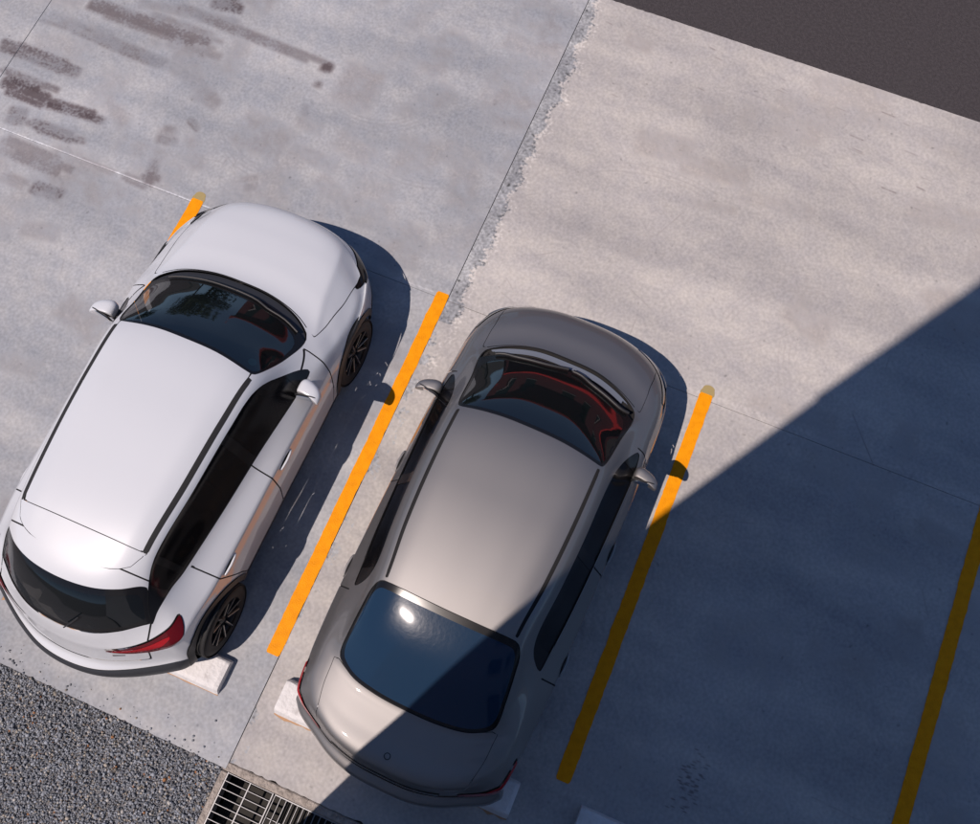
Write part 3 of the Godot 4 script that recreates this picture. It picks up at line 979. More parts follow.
	put("body", soup_mesh(all[0]), M.bronze_paint, car)
	put("shut_lines", soup_mesh(gaps, -0.006), M.gap, car)
	var st := SurfaceTool.new()
	st.begin(Mesh.PRIMITIVE_TRIANGLES)
	add_cbox(st, Transform3D(Basis(), Vector3(0, 0.22, 2.0)), Vector3(1.2, 0.08, 3.6), 0.01)
	add_cbox(st, Transform3D(Basis(), Vector3(0, 0.223, 2.0)), Vector3(1.68, 0.07, 1.5), 0.01)
	st.generate_normals()
	put("underbody", st.commit(), M.liner, car)
	for z in [0.763, 3.304]:
		for s in [-1.0, 1.0]:
			wheel(car, Vector3(s * .785, .315, z), s, .315, 7)
			put("wheel_liner", lathe([Vector2(.36, 0), Vector2(.375, .24), Vector2(.0, .24)], 24), M.liner, car, Transform3D(Basis(Vector3.UP, PI if s > 0 else 0.0), Vector3(s * .83, .33, z)))
	for s in [-1.0, 1.0]:
		door_mirror(car, Vector3(s * .955, .965, 1.185), s, M.bronze_paint, Vector3(.105, .062, .075))
	cabin(car, .50, 1.68, 2.5, .94, .66)
	for w in [[Vector2(3.34, -2.3), Vector2(3.42, -1.2), Vector2(3.38, 0.2)], [Vector2(3.30, 0.3), Vector2(3.44, 1.2), Vector2(3.38, 2.6)]]:
		put("wiper", tube_along(glass_line(sf[0], w, 0.016), 0.014, 6), M.black_plastic, car)
	var em := lathe([Vector2(.020, 0.0), Vector2(.020, .003), Vector2(.026, .003), Vector2(.026, 0.0)], 20, false)
	put("boot_emblem", em, M.dark_alloy, car, Transform3D(Basis(Vector3(0, 0, 1), PI / 2), on_top(sf[0], 0.0, 3.900)))

# ------------------------------------------------------------------ ground
func noise_bytes(n: FastNoiseLite, w: int, h: int, ww := 0, hh := 0) -> PackedByteArray:
	var im := n.get_image(ww if ww else w, hh if hh else h, false, false, true)
	if im.get_width() != w or im.get_height() != h: im.resize(w, h, Image.INTERPOLATE_CUBIC)
	im.convert(Image.FORMAT_L8)
	return im.get_data()

# concrete over x0..x0+sx, z0..z0+sz; marks: list of [a, b, half width, strength, grain, tint] strokes in (x, z)
func concrete(called: String, x0: float, z0: float, sx: float, sz: float, px: int, base: Color, tint: Color, seed_: int, marks: Array, patch = null) -> void:
	var w := int(sx * px)
	var h := int(sz * px)
	var big := noise_bytes(noise(seed_, 0.004, 5), w, h)
	var streak := noise_bytes(noise(seed_ + 1, 0.016, 5), w, h, w / 5, h)
	var mid := noise_bytes(noise(seed_ + 2, 0.03, 4), w, h)
	var fine := noise_bytes(noise(seed_ + 3, 0.22, 3), w, h)
	var spots := noise_bytes(noise(seed_ + 4, 0.11, 2), w, h)
	var amount := PackedFloat32Array()
	amount.resize(w * h)
	var lighten := PackedFloat32Array()
	lighten.resize(w * h)
	for m in marks:
		var a: Vector2 = (m[0] - Vector2(x0, z0)) * px
		var b: Vector2 = (m[1] - Vector2(x0, z0)) * px
		var hw: float = m[2] * px
		var r := Rect2(a, Vector2.ZERO).expand(b).grow(hw + 3)
		var d := (b - a)
		var l2 := maxf(d.length_squared(), 1.0)
		for y in range(maxi(0, int(r.position.y)), mini(h, int(r.end.y) + 1)):
			for x in range(maxi(0, int(r.position.x)), mini(w, int(r.end.x) + 1)):
				var p := Vector2(x, y) - a
				var t := clampf(p.dot(d) / l2, 0.0, 1.0)
				var along := p.dot(d) / sqrt(l2)
				var across := absf(p.cross(d)) / sqrt(l2)
				var over := maxf(along - sqrt(l2), -along)
				var i := y * w + x
				var edge := hw * (0.75 + 0.5 * fine[i] / 255.0)
				var soft := minf(3.0 + hw * 0.25, hw)
				if across < edge and over < 2.0:
					var g: float = 1.0 - m[4] * (1.0 - clampf((mid[i] + fine[i] + streak[i] - 300.0) / 130.0, 0.0, 1.0))
					g *= clampf((edge - across) / soft, 0.0, 1.0) * clampf((2.0 - over) / (soft + 1.0), 0.0, 1.0)
					if m[3] > 0: amount[i] = maxf(amount[i], m[3] * g)
					else: lighten[i] = maxf(lighten[i], -m[3] * g)
	var out := PackedByteArray()
	out.resize(w * h * 3)
	var br := base.r
	var bg := base.g
	var bb := base.b
	for y in h:
		for x in w:
			var i := y * w + x
			var f := 1.0 + (big[i] - 128) * 0.00034 + (streak[i] - 128) * 0.00060 + (mid[i] - 128) * 0.00022 + (fine[i] - 128) * 0.00062
			var sp := spots[i]
			if sp > 214: f -= (sp - 214) * 0.006
			elif sp < 38: f += (38 - sp) * 0.0012
			var dark := amount[i]
			f += lighten[i]
			# cool and warm drift of the cement
			var k := (mid[i] + streak[i] - 256) * 0.00016
			var o := i * 3
			out[o] = clampi(int((br + tint.r * k) * f * (1.0 - dark * 0.90) * 255.0), 0, 255)
			out[o + 1] = clampi(int((bg + tint.g * k) * f * (1.0 - dark) * 255.0), 0, 255)
			out[o + 2] = clampi(int((bb + tint.b * k) * f * (1.0 - dark * 0.98) * 255.0), 0, 255)
	if patch != null: patch.call(out, w, h, x0, z0, px, mid, fine, spots)
	var im := Image.create_from_data(w, h, false, Image.FORMAT_RGB8, out)
	var m := mat(called, Color(1, 1, 1), 0.82)
	m.albedo_texture = ImageTexture.create_from_image(im)
	m.normal_enabled = true
	m.normal_texture = noise_tex(noise(seed_ + 6, 0.12, 4), 512, null, true, 2.0)
	m.normal_scale = 0.25
	m.set_meta("frame", [x0, z0, sx, sz])

# one cast bay of concrete with slightly broken edges
func slab(x0: float, x1: float, z0: float, z1: float, m: StandardMaterial3D, rough_edges: Array, depth := 0.14) -> MeshInstance3D:
	var fr: Array = m.get_meta("frame")
	var rng := RandomNumberGenerator.new()
	rng.seed = int(x0 * 1000) + int(z0 * 77) + 5
	var pts := PackedVector2Array()
	var corners := [Vector2(x0, z0), Vector2(x1, z0), Vector2(x1, z1), Vector2(x0, z1)]
	var ins := [Vector2(0, 1), Vector2(-1, 0), Vector2(0, -1), Vector2(1, 0)]
	for e in 4:
		var a: Vector2 = corners[e]
		var b: Vector2 = corners[(e + 1) % 4]
		var n := maxi(1, int(a.distance_to(b) / 0.03)) if rough_edges[e] > 0 else 1
		for i in n:
			var j := 0.0
			if rough_edges[e] > 0 and i > 0:
				j = absf(rng.randfn()) * rough_edges[e] * 0.6
				if rng.randf() < 0.06: j += rough_edges[e] * 2.5
			pts.append(a.lerp(b, float(i) / n) + ins[e] * j)
	var st := SurfaceTool.new()
	st.begin(Mesh.PRIMITIVE_TRIANGLES)
	st.set_smooth_group(-1)
	var ids := Geometry2D.triangulate_polygon(pts)
	for t in range(0, ids.size(), 3):
		var q := [pts[ids[t]], pts[ids[t + 1]], pts[ids[t + 2]]]
		if (q[1] - q[0]).cross(q[2] - q[0]) < 0: q.reverse()
		for p in q:
			st.set_uv(Vector2((p.x - fr[0]) / fr[2], (p.y - fr[1]) / fr[3]))
			st.add_vertex(Vector3(p.x, 0, p.y))
	for i in pts.size():
		var a := pts[i]
		var b := pts[(i + 1) % pts.size()]
		var uv := Vector2((a.x - fr[0]) / fr[2], (a.y - fr[1]) / fr[3])
		for q in [[b, 0.0], [a, 0.0], [a, -depth], [b, 0.0], [a, -depth], [b, -depth]]:
			st.set_uv(uv)
			st.add_vertex(Vector3(q[0].x, q[1], q[0].y))
	st.generate_normals()
	st.generate_tangents()
	var o := put("concrete_slab", st.commit(), m)
	struct(o)
	return o

func flat_poly(pts: PackedVector2Array, y: float) -> ArrayMesh:
	var st := SurfaceTool.new()
	st.begin(Mesh.PRIMITIVE_TRIANGLES)
	var ids := Geometry2D.triangulate_polygon(pts)
	for t in range(0, ids.size(), 3):
		var q := [pts[ids[t]], pts[ids[t + 1]], pts[ids[t + 2]]]
		if (q[1] - q[0]).cross(q[2] - q[0]) < 0: q.reverse()
		for p in q:
			st.set_normal(Vector3.UP)
			st.add_vertex(Vector3(p.x, y, p.y))
	return st.commit()

func stripe(x: float, z0: float, z1: float, w: float, seed_: int, wob := 0.0025) -> ArrayMesh:
	var rng := RandomNumberGenerator.new()
	rng.seed = seed_
	var l := PackedVector2Array()
	var r := PackedVector2Array()
	var n := int((z1 - z0) / 0.02)
	var dl := 0.0
	var dr := 0.0
	for i in n + 1:
		var z := lerpf(z0, z1, float(i) / n)
		dl = dl * 0.8 + rng.randfn() * wob * 0.6
		dr = dr * 0.8 + rng.randfn() * wob * 0.6
		var c := 0.012 if i == 0 or i == n else 0.0
		l.append(Vector2(x - w / 2 + dl + c, z))
		r.append(Vector2(x + w / 2 + dr - c, z))
	r.reverse()
	l.append_array(r)
	return flat_poly(l, 0.004)

func wheel_stop(xa: float, xb: float, z0: float, z1: float, label: String) -> void:
	var o := thing("wheel_stop", Vector3((xa + xb) / 2, 0, (z0 + z1) / 2))
	tag(o, label, "wheel stop", "white wheel stops at the bay ends")
	var rng := RandomNumberGenerator.new()
	rng.seed = int(xa * 100) + 900
	var h := 0.11
	var hx := (xb - xa) / 2
	var hz := (z1 - z0) / 2
	var st := SurfaceTool.new()
	st.begin(Mesh.PRIMITIVE_TRIANGLES)
	st.set_smooth_group(-1)
	var prof := [Vector2(-hz, -0.002), Vector2(-hz + 0.012, h - 0.018), Vector2(-hz + 0.024, h - 0.004), Vector2(-hz + 0.04, h), Vector2(hz - 0.07, h), Vector2(hz - 0.05, h - 0.006), Vector2(hz - 0.035, h - 0.02), Vector2(hz, -0.002)]
	var n := 60
	var secs := []
	for i in n + 1:
		var x := lerpf(-hx, hx, float(i) / n)
		var sec := PackedVector3Array()
		var inset := 0.012 if i == 0 or i == n else 0.0
		for p in prof:
			sec.append(Vector3(x, maxf(p.y - inset * float(p.y > 0.05), -0.002), p.y * 0 + p.x * (1.0 - inset * 2.0)) + Vector3(0, rng.randfn() * 0.0012, rng.randfn() * 0.0012) * float(p.y > 0))
		secs.append(sec)
	for i in n:
		for k in prof.size() - 1:
			quad(st, secs[i][k], secs[i][k + 1], secs[i + 1][k + 1], secs[i + 1][k])
	for e in [0, n]:
		for k in range(1, prof.size() - 1):
			var q := [secs[e][0], secs[e][k], secs[e][k + 1]]
			if e == 0: q.reverse()
			for p in q: st.add_vertex(p)
	st.generate_normals()
	put("block", st.commit(), M.white_block, o)
	var pts := PackedVector2Array()
	for i in 41: pts.append(Vector2(lerpf(-hx, hx, i / 40.0), hz - 0.01))
	for i in 41: pts.append(Vector2(lerpf(hx, -hx, i / 40.0), hz + 0.003 + maxf(0.0, rng.randfn() - 0.4) * 0.014))
	put("rust_stain", flat_poly(pts, 0.004), M.rust_stain, o)

func make_ground() -> void:
	var JX := 0.061
	var TZ := 0.04
	var marks_l := [
		# dark residue bars, tyre scuffs and a chalk line on the grey bays: [from, to, half width, strength, grain, 0]
	]
	var bars := BARS
	var rng := RandomNumberGenerator.new()
	rng.seed = 41
	for b in bars:
		var long := Vector2(b[2] - b[0], b[3] - b[1])
		for k in 5: # each bar is the residue of several overlapping strokes
			var off: Vector2 = long.orthogonal().normalized() * rng.randf_range(-0.7, 0.7) * b[4]
			var a := rng.randf_range(-0.03, 0.25) if k > 0 else 0.0
			var e := rng.randf_range(0.7, 1.03) if k > 0 else 1.0
			marks_l.append([Vector2(b[0], b[1]) + long * a + off, Vector2(b[0], b[1]) + long * e + off, b[4] * rng.randf_range(0.5, 1.0), b[5] * rng.randf_range(0.6, 1.15), 0.65])
	for k in 80: # wide dull stains all over
		var c := Vector2(rng.randf_range(-5.6, -0.3), rng.randf_range(-3.6, 4.5))
		var l := rng.randf_range(0.1, 0.7)
		marks_l.append([c, c + Vector2(l, rng.randf_range(-0.2, 0.2)), rng.randf_range(0.1, 0.35), rng.randf_range(0.05, 0.13), 1.0])
	for k in 30:
		var c := Vector2(rng.randf_range(-2.2, 0.0), rng.randf_range(-3.6, 0.2))
		marks_l.append([c, c + Vector2(rng.randf_range(0.1, 0.6), rng.randf_range(-0.2, 0.2)), rng.randf_range(0.1, 0.3), rng.randf_range(0.03, 0.09), 1.0])
	for k in 70: # short scuffs
		var c := Vector2(rng.randf_range(-5.5, 0.0), rng.randf_range(-3.5, 4.4))
		var a := rng.randf() * TAU
		marks_l.append([c, c + Vector2(cos(a), sin(a)) * rng.randf_range(0.04, 0.35), 0.008, rng.randf_range(0.04, 0.13), 0.8])
	for arc in [[Vector2(-0.9, -2.0), 0.9, 0.8, 2.2], [Vector2(-1.6, -2.2), 0.7, 0.2, 1.9], [Vector2(-2.3, -1.1), 0.5, 1.0, 2.6], [Vector2(-0.5, 2.6), 0.9, 2.2, 3.6], [Vector2(-3.4, -0.9), 0.55, 0.4, 1.8]]:
		for ring in 4:
			for i in 10:
				var t0: float = lerpf(arc[2], arc[3], i / 10.0)
				var t1: float = lerpf(arc[2], arc[3], (i + 1) / 10.0)
				var rad: float = arc[1] + ring * 0.045
				marks_l.append([arc[0] + Vector2(cos(t0), sin(t0)) * rad, arc[0] + Vector2(cos(t1), sin(t1)) * rad, 0.014, 0.07, 0.9])
	marks_l.append([Vector2(-6.4, 0.03), Vector2(-2.25, 0.02), 0.010, -0.42, 0.5])
	marks_l.append([Vector2(-0.5, 0.0), Vector2(-0.1, 0.0), 0.012, -0.12, 0.9])
	var marks_r := []
	for k in 90:
		var c := Vector2(rng.randf_range(0.2, 6.5), rng.randf_range(-3.6, 4.4))
		var a := rng.randf() * TAU
		marks_r.append([c, c + Vector2(cos(a), sin(a)) * rng.randf_range(0.04, 0.4), 0.007, rng.randf_range(0.05, 0.16), 0.8])
	for arc in [[Vector2(2.2, -1.6), 1.1, 0.3, 1.6], [Vector2(3.4, -0.6), 0.8, 3.4, 4.6], [Vector2(4.6, -1.0), 1.4, 2.0, 3.0], [Vector2(1.6, -0.4), 1.6, 4.2, 5.0]]:
		for ring in 3:
			for i in 12:
				var t0: float = lerpf(arc[2], arc[3], i / 12.0)
				var t1: float = lerpf(arc[2], arc[3], (i + 1) / 12.0)
				var rad: float = arc[1] + ring * 0.05
				marks_r.append([arc[0] + Vector2(cos(t0), sin(t0)) * rad, arc[0] + Vector2(cos(t1), sin(t1)) * rad, 0.012, 0.06, 0.9])
	for k in 60:
		var c := Vector2(rng.randf_range(0.3, 6.3), rng.randf_range(-3.6, 4.4))
		marks_r.append([c, c + Vector2(rng.randf_range(0.1, 0.9), rng.randf_range(-0.2, 0.2)), rng.randf_range(0.06, 0.3), rng.randf_range(0.03, 0.09), 1.0])
	for k in 26:
		var c := Vector2(rng.randf_range(0.3, 4.0), rng.randf_range(-3.65, -2.6))
		marks_r.append([c, c + Vector2(rng.randf_range(0.03, 0.16), 0.01), 0.012, rng.randf_range(0.1, 0.3), 0.7])
	marks_r.append([Vector2(0.15, -0.03), Vector2(6.5, -0.02), 0.03, -0.05, 0.9])
	marks_r.append([Vector2(3.95, -0.35), Vector2(4.25, 0.03), 0.006, 0.35, 0.5])
	for k in 60: # dark flecks
		var c := Vector2(3.62, 3.2) + Vector2(rng.randfn() * 0.06, rng.randfn() * 0.12)
		marks_r.append([c, c + Vector2(0.008, 0), 0.006, 0.4, 0.2])
	var px := 110
	concrete("concrete_grey", -6.6, -3.9, 6.7, 8.7, px, Color(0.622, 0.632, 0.65), Color(0.6, 0.3, -0.2), 21, marks_l)
	# the skim of grey cement smeared along the joint
	var smear := func(out: PackedByteArray, w: int, h: int, x0: float, z0: float, ppm: int, mid: PackedByteArray, fine: PackedByteArray, spots: PackedByteArray) -> void:
		var edge := noise(77, 0.9, 5)
		for y in h:
			var z := z0 + float(y) / ppm
			var ww := 0.15 + 0.11 * edge.get_noise_1d(z * 3.0) + 0.05 * edge.get_noise_1d(z * 23.0)
			if z > 0.3: ww *= clampf(1.0 - (z - 0.3) * 0.5, 0.2, 1.0)
			for x in mini(w, int(0.6 * ppm)):
				var d := float(x) / ppm - (JX - x0)
				if d < 0 or d > ww + 0.06: continue
				var i := y * w + x
				var near := d > ww - 0.035
				var keep := fine[i] + mid[i] * 0.6
				if d > ww and keep < 235: continue
				if near and keep > 200 and z < 1.0: # pale ragged lip
					for c in 3: out[i * 3 + c] = clampi(out[i * 3 + c] + int((keep - 200) * 0.22), 0, 255)
					continue
				var f := 0.88 + (fine[i] - 128) * 0.0011 + (mid[i] - 128) * 0.0009
				if spots[i] > 190: f -= (spots[i] - 190) * 0.008
				if near and keep < 150: f *= 0.82
				if z > 0.25 and mid[i] < 150: continue
				out[i * 3] = clampi(int(out[i * 3] * f * 0.96), 0, 255)
				out[i * 3 + 1] = clampi(int(out[i * 3 + 1] * f * 0.995), 0, 255)
				out[i * 3 + 2] = clampi(int(out[i * 3 + 2] * f * 1.035), 0, 255)
	concrete("concrete_beige", 0.0, -3.9, 6.7, 8.7, px, Color(0.685, 0.672, 0.663), Color(0.2, 0.1, -0.3), 51, marks_r, smear)
	var gy: StandardMaterial3D = M.concrete_grey
	var be: StandardMaterial3D = M.concrete_beige
	var g := 0.004
	slab(-5.28 + g, JX - g, -3.814, TZ - g * 0.5, gy, [0.002, 0, 0, 0])
	slab(-5.28 + g, JX - g, TZ + g * 0.5, 4.61, gy, [0, 0, 0.004, 0])
	slab(-20, -5.28 - g, -3.814, TZ - g * 0.5, gy, [0, 0, 0, 0])
	slab(-20, -5.28 - g, TZ + g * 0.5, 4.61, gy, [0, 0, 0, 0])
	slab(JX + g, 20, -3.814, TZ - g * 0.5, be, [0.002, 0, 0, 0])
	slab(JX + g, 20, TZ + g * 0.5, 4.55, be, [0, 0, 0.005, 0])
	# road
	struct(put("road", flat_poly(PackedVector2Array([Vector2(-60, -16), Vector2(60, -16), Vector2(60, -3.814), Vector2(-60, -3.814)]), -0.03), M.asphalt))
	struct(put("ground", flat_poly(PackedVector2Array([Vector2(-400, -400), Vector2(400, -400), Vector2(400, 400), Vector2(-400, 400)]), -0.5), M.soil))
	struct(put("verge", flat_poly(PackedVector2Array([Vector2(-60, -60), Vector2(60, -60), Vector2(60, -16), Vector2(-60, -16)]), -0.04), M.soil))
	# gravel
	struct(put("gravel_ground", flat_poly(PackedVector2Array([Vector2(-20, 4.61), Vector2(0.03, 4.61), Vector2(0.03, 14), Vector2(-20, 14)]), -0.045), M.gravel_bed))
	var st := SurfaceTool.new()
	st.begin(Mesh.PRIMITIVE_TRIANGLES)
	st.set_smooth_group(-1)
	var ico := super_ball(Vector3(1, 0.7, 0.85), 0.8, 6, 4)
	var mm := MultiMesh.new()
	mm.transform_format = MultiMesh.TRANSFORM_3D
	mm.use_colors = true
	mm.mesh = ico
	rng.seed = 8
	var n := 56000
	mm.instance_count = n
	for i in n:
		var p := Vector3(rng.randf_range(-3.4, 0.02), 0, rng.randf_range(4.617, 6.3))
		var s := 0.0045 + 0.009 * pow(rng.randf(), 2.4)
		if rng.randf() < 0.02: s += 0.008
		p.y = -0.045 + s * 0.5 + rng.randf() * 0.022
		if i < 110:
			p = Vector3(rng.randf_range(-3.4, 0.0), s * 0.4, 4.607 - absf(rng.randfn()) * 0.10)
		mm.set_instance_transform(i, Transform3D(Basis.from_euler(Vector3(rng.randf() * TAU, rng.randf() * TAU, rng.randf() * TAU)).scaled(Vector3.ONE * s), p))
		var v := 0.15 + 0.20 * pow(rng.randf(), 1.4)
		var c := Color(v * 0.93, v, v * 1.12)
		var k := rng.randf()
		if k < 0.10: c = Color(v * 1.25, v * 1.12, v * 0.95)
		elif k < 0.14: c = Color(0.45, 0.43, 0.40)
		elif k < 0.15: c = Color(0.30, 0.14, 0.06)
		mm.set_instance_color(i, c)
	var gr := MultiMeshInstance3D.new()
	gr.multimesh = mm
	gr.material_override = M.stone
	gr.name = numbered("gravel")
	gr.set_meta("kind", "stuff")
	tag(gr, "loose grey gravel beside the edge of the concrete bays", "gravel")
	add_child(gr)
	# yellow bay lines
	var zs := [[-0.01, 3.635, "yellow bay line running under the white crossover's bonnet side"], [-0.02, 3.635, "yellow bay line between the white crossover and the bronze sedan"], [-0.02, 3.612, "yellow bay line beside the bronze sedan, running from sunlight into shadow"], [0.0, 3.612, "yellow bay line lying wholly in the building's shadow"]]
	for i in 4:
		var x: float = [-2.67, 0.0, 2.66, 5.29][i]
		var l := put("parking_line", stripe(x, zs[i][0], zs[i][1], 0.125, 60 + i), M.yellow_paint)
		tag(l, zs[i][2], "line marking", "yellow parking bay lines")
		if i != 1:
			var blob := PackedVector2Array()
			for k in 20:
				var a := TAU * k / 20
				blob.append(Vector2(x + cos(a) * 0.066 * (1 + 0.1 * sin(a * 5)), zs[i][0] - 0.02 + sin(a) * 0.07))
			put("worn_paint_end", flat_poly(blob, 0.002), M.old_paint, l)
	# wheel stops
	wheel_stop(-2.4, -0.276, 3.812, 4.117, "white concrete wheel stop behind the white crossover's rear wheels")
	wheel_stop(0.232, 2.35, 3.75, 4.06, "white concrete wheel stop under the tail of the bronze sedan")
	wheel_stop(2.87, 5.0, 3.712, 4.022, "white concrete wheel stop of the empty shaded bay")
	# drain with steel grating
	var pit := thing("drain_channel", Vector3(0, 0, 0))
	tag(pit, "concrete edged drain channel at the corner of the gravel", "drain")
	var rim := SurfaceTool.new()
	rim.begin(Mesh.PRIMITIVE_TRIANGLES)
	add_cbox(rim, Transform3D(Basis(), Vector3(3.03, -0.1, 4.588)), Vector3(6.0, 0.19, 0.07), 0.008)
	rim.generate_normals()
	put("kerb", rim.commit(), M.rim_concrete, pit)
	rim = SurfaceTool.new()
	rim.begin(Mesh.PRIMITIVE_TRIANGLES)
	add_cbox(rim, Transform3D(Basis(), Vector3(0.058, -0.102, 5.01)), Vector3(0.062, 0.19, 0.76), 0.008)
	rim.generate_normals()
	put("kerb", rim.commit(), M.rim_concrete, pit)
	rim = SurfaceTool.new()
	rim.begin(Mesh.PRIMITIVE_TRIANGLES)
	add_cbox(rim, Transform3D(Basis(), Vector3(3.03, -0.1, 5.475)), Vector3(6.0, 0.19, 0.07), 0.008)
	rim.generate_normals()
	put("kerb", rim.commit(), M.rim_concrete, pit)
	put("channel_bed", cbox(Vector3(5.95, 0.02, 0.78), 0.004), M.pit, pit, Transform3D(Basis(), Vector3(3.06, -0.32, 5.06)))
	put("channel_wall", cbox(Vector3(5.95, 0.3, 0.02), 0.004), M.pit, pit, Transform3D(Basis(), Vector3(3.06, -0.17, 4.615)))
	var bar_x := cbox(Vector3(0.415, 0.03, 0.007), 0.0015)
	var bar_z := cbox(Vector3(0.007, 0.03, 0.75), 0.0015)
	var ga := thing("drain_grate", Vector3(0.30, -0.02, 5.006))
	tag(ga, "steel drain grate with widely spaced bars and a middle rib", "grate", "steel grates over the drain")
	for x in [-0.208, 0.0, 0.208]: put("frame_bar", cbox(Vector3(0.012, 0.034, 0.77), 0.002), M.steel, ga, Transform3D(Basis(), Vector3(x, 0, 0)))
	for k in 13: put("cross_bar", bar_x, M.steel, ga, Transform3D(Basis(), Vector3(0, 0.003, -0.378 + k * 0.063)))
	for gx in [0.525]:
		var gb := thing("drain_grate", Vector3(gx, -0.02, 5.006))
		tag(gb, "steel drain grate with close narrow bars along the channel", "grate", "steel grates over the drain")
		for z in [-0.378, 0.378]: put("frame_bar", cbox(Vector3(0.74, 0.034, 0.012), 0.002), M.steel, gb, Transform3D(Basis(), Vector3(0.37, 0, z)))
		for k in 15: put("cross_bar", bar_z, M.steel, gb, Transform3D(Basis(), Vector3(0.005 + k * 0.052, 0.002, 0)))
		for z in [-0.19, 0.0, 0.19]: put("tie_rod", cbox(Vector3(0.74, 0.008, 0.008), 0.002), M.steel, gb, Transform3D(Basis(), Vector3(0.37, -0.006, z)))
	struct(put("pavement", cbox(Vector3(12.0, 0.2, 2.0), 0.01), M.rim_concrete, null, Transform3D(Basis(), Vector3(6.05, -0.11, 6.515))))

# ------------------------------------------------------------------ what stands outside the frame
func building_block(x0: float, x1: float, y0: float, y1: float, z0: float, z1: float) -> ArrayMesh:
	return cbox(Vector3(x1 - x0, y1 - y0, z1 - z0), 0.02)

func make_building() -> void:
	# the block from which the picture was taken: its corner throws the big shadow
	var b := thing("apartment_building", Vector3(BX, 0, BZ))
	tag(b, "tall plain building whose corner throws the shadow over the bays", "building")
	var edge := [Vector2(0.40, -0.1), Vector2(0.40, 2.0), Vector2(0.31, 3.0), Vector2(0.0, 9.2), Vector2(-0.05, 12.7), Vector2(-0.075, 12.75), Vector2(-0.08, 21.0)]
	var st := SurfaceTool.new()
	st.begin(Mesh.PRIMITIVE_TRIANGLES)
	st.set_smooth_group(-1)
	var poly := PackedVector2Array(edge + [Vector2(14, 21.0), Vector2(14, -0.1)])
	var ids := Geometry2D.triangulate_polygon(poly)
	for z in [0.0, 10.0]:
		for t in range(0, ids.size(), 3):
			for k in 3: st.add_vertex(Vector3(poly[ids[t + k]].x, poly[ids[t + k]].y, z))
	for k in poly.size():
		var p := poly[k]
		var q := poly[(k + 1) % poly.size()]
		quad(st, Vector3(p.x, p.y, 0), Vector3(q.x, q.y, 0), Vector3(q.x, q.y, 10), Vector3(p.x, p.y, 10))
	st.generate_normals()
	put("walls", st.commit(), M.facade, b)
	put("parapet", cbox(Vector3(14.0, 0.5, 0.2), 0.02), M.facade, b, Transform3D(Basis(), Vector3(7.0, 21.255, 0.15)))
	for fl in 6:
		for k in 5:
			var w := put("window", cbox(Vector3(1.4, 1.5, 0.06), 0.01), M.window_dark, b, Transform3D(Basis(), Vector3(4.2 + k * 2.3, 1.7 + fl * 3.1, -0.02)))
			put("sill", cbox(Vector3(1.55, 0.06, 0.16), 0.01), M.facade, w, Transform3D(Basis(), Vector3(0, -0.8, -0.06)))

func make_far_side() -> void:
	# what the windscreens mirror: a dark red row across the road, with trees
	var h := thing("row_building", Vector3(6, 0, -20))
	tag(h, "long low maroon building across the road", "building")
	put("wall", cbox(Vector3(30, 7.3, 8), 0.02), M.maroon_wall, h, Transform3D(Basis(), Vector3(0, 3.6, -4)))
	put("roof", cbox(Vector3(31, 0.35, 9.5), 0.05), M.roof_sheet, h, Transform3D(Basis(Vector3.RIGHT, 0.04), Vector3(0, 7.45, -4)))
	put("awning", cbox(Vector3(29, 0.08, 0.8), 0.02), M.red_awning, h, Transform3D(Basis(Vector3.RIGHT, 0.35), Vector3(0, 2.6, 0.4)))
	for k in 7:
		var w := put("window", cbox(Vector3(1.8, 1.5, 0.08), 0.01), M.window_dark, h, Transform3D(Basis(), Vector3(-12.5 + k * 4.1, 5.2, 0.0)))
		put("frame", cbox(Vector3(1.95, 0.08, 0.14), 0.01), M.facade, w, Transform3D(Basis(), Vector3(0, -0.8, 0.02)))
	var rng := RandomNumberGenerator.new()
	rng.seed = 99
	var leafs := PlaneMesh.new()
	for t in [[Vector3(-12, 0, -18), 7.0, "dark leafy tree standing at the maroon building's end wall"], [Vector3(-17, 0, -22), 8.0, "tall dark leafy tree between two lower trees across the road"], [Vector3(-23, 0, -19), 7.5, "dark leafy tree across the road, farthest from the maroon building"]]:
		var o := thing("tree", t[0])
		tag(o, t[2], "tree", "trees across the road")
		var hgt: float = t[1]
		var trunk := put("trunk", tube_along([Vector3(0, -0.3, 0), Vector3(0.1, hgt * 0.3, 0.05), Vector3(0, hgt * 0.7, 0)], 0.18, 8), M.bark, o)
		for k in 7:
			var a := TAU * k / 7
			put("limb", tube_along([Vector3(0, hgt * (0.35 + 0.04 * k), 0), Vector3(cos(a), hgt * (0.5 + 0.04 * k) / 1.0, sin(a))], 0.06, 6), M.bark, trunk)
		var st := SurfaceTool.new()
		st.begin(Mesh.PRIMITIVE_TRIANGLES)
		for k in 5000:
			var c := Vector3(rng.randfn(), rng.randfn(), rng.randfn()).normalized() * pow(rng.randf(), 0.4)
			var lump := 1.0 + 0.25 * sin(c.x * 7) * sin(c.y * 6 + 1) * sin(c.z * 8)
			var p := Vector3(0, hgt * 0.66, 0) + c * Vector3(hgt * 0.33, hgt * 0.36, hgt * 0.33) * lump
			var bs := Basis.from_euler(Vector3(rng.randf() * TAU, rng.randf() * TAU, 0)) * 0.16
			st.add_vertex(p + bs * Vector3(-1, 0, 0))
			st.add_vertex(p + bs * Vector3(0, 0, -0.6))
			st.add_vertex(p + bs * Vector3(1.2, 0, 0.2))
		st.generate_normals()
		put("crown", st.commit(), M.leaf, o)

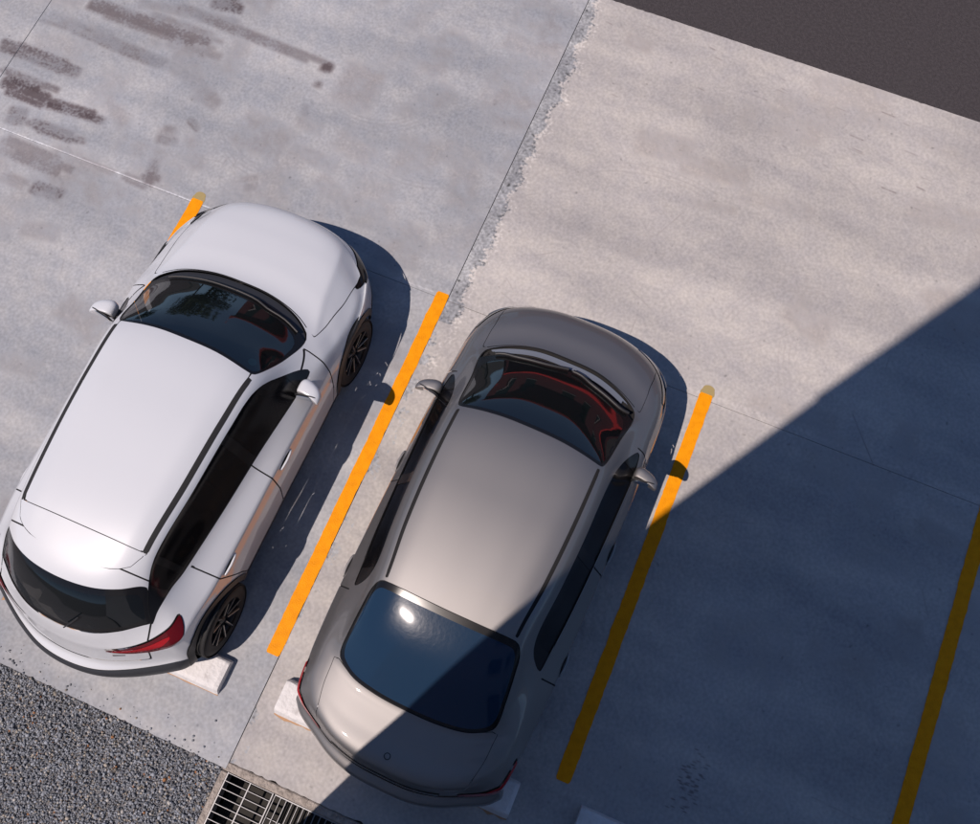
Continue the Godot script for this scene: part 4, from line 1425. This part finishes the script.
# ------------------------------------------------------------------ build
const BX := -0.156
const BZ := 5.6
const BARS := [[-5.51, -0.87, -4.53, -0.86, 0.084, 0.55], [-5.35, -0.61, -4.61, -0.60, 0.064, 0.33], [-5.25, -0.45, -4.66, -0.44, 0.120, 0.55], [-4.98, -0.15, -4.76, -0.19, 0.094, 0.39], [-4.76, -0.40, -3.99, -0.46, 0.080, 0.52], [-4.77, -0.14, -4.04, -0.17, 0.070, 0.39], [-4.88, 0.16, -3.98, 0.19, 0.106, 0.29], [-4.31, 0.49, -3.94, 0.47, 0.081, 0.43], [-4.67, 0.49, -4.29, 0.51, 0.059, 0.16], [-4.88, -1.33, -3.72, -1.28, 0.075, 0.31], [-4.89, -1.63, -3.42, -1.64, 0.101, 0.34], [-4.40, -1.91, -3.27, -2.07, 0.075, 0.20], [-3.96, -2.01, -2.11, -1.94, 0.080, 0.29], [-2.24, -1.93, -2.09, -1.94, 0.081, 0.49], [-3.68, -2.20, -3.31, -2.26, 0.090, 0.44], [-5.27, -1.33, -4.41, -1.37, 0.065, 0.18], [-4.19, -1.75, -3.31, -1.75, 0.090, 0.18], [-3.89, -1.59, -3.23, -1.58, 0.147, 0.16], [-3.54, -1.54, -3.41, -1.60, 0.064, 0.26], [-3.36, -0.08, -3.14, -0.14, 0.124, 0.33], [-3.43, -0.54, -3.19, -0.59, 0.104, 0.21], [-3.22, -0.81, -3.04, -0.73, 0.046, 0.29], [-2.21, -1.69, -2.11, -1.69, 0.053, 0.33], [-2.19, -1.33, -2.09, -1.35, 0.070, 0.21], [-2.37, -0.32, -2.19, -0.44, 0.089, 0.16], [-3.74, -1.31, -3.05, -1.09, 0.096, 0.13], [-3.31, -1.12, -2.97, -1.08, 0.095, 0.18], [-4.01, 0.03, -3.60, 0.05, 0.055, 0.16], [-3.52, 0.04, -3.20, 0.04, 0.068, 0.21]]

func _ready() -> void:
	var cam := Camera3D.new()
	cam.name = "camera"
	cam.fov = 46.8912
	cam.near = 0.1
	cam.far = 2000
	cam.rotation_order = EULER_ORDER_YXZ
	cam.position = Vector3(2.0032, 8.3655, 3.2572)
	cam.rotation = Vector3(deg_to_rad(-72.7167), deg_to_rad(25.6809), deg_to_rad(-2.9064))
	add_child(cam)
	cam.current = true
	var we := WorldEnvironment.new()
	we.name = "environment"
	var e := Environment.new()
	e.background_mode = Environment.BG_SKY
	var sky := ProceduralSkyMaterial.new()
	sky.sky_top_color = Color(0.064, 0.115, 0.252).linear_to_srgb()
	sky.sky_horizon_color = Color(0.30, 0.46, 0.66).linear_to_srgb()
	sky.sky_curve = 0.12
	sky.ground_bottom_color = Color(0.08, 0.08, 0.08)
	sky.ground_horizon_color = Color(0.35, 0.42, 0.5)
	sky.sun_angle_max = 0.5
	var sk := Sky.new()
	sk.sky_material = sky
	e.sky = sk
	e.tonemap_mode = Environment.TONE_MAPPER_LINEAR
	e.tonemap_exposure = 1.0
	e.sdfgi_enabled = true
	e.ssao_enabled = true
	e.ssil_enabled = true
	we.environment = e
	add_child(we)
	var sun := DirectionalLight3D.new()
	sun.name = "sun"
	sun.light_energy = 1.3
	sun.light_color = Color(1.0, 0.86, 0.785).linear_to_srgb()
	sun.light_angular_distance = 0.4
	sun.shadow_enabled = true
	add_child(sun)
	sun.look_at_from_position(Vector3.ZERO, Vector3(0.30, -1.0, -0.47))
	make_materials()
	var t0 := Time.get_ticks_msec()
	make_ground()
	print("ground ", Time.get_ticks_msec() - t0)
	make_building()
	make_far_side()
	make_white_car()
	print("white ", Time.get_ticks_msec() - t0)
	make_sedan()
	print("sedan ", Time.get_ticks_msec() - t0)
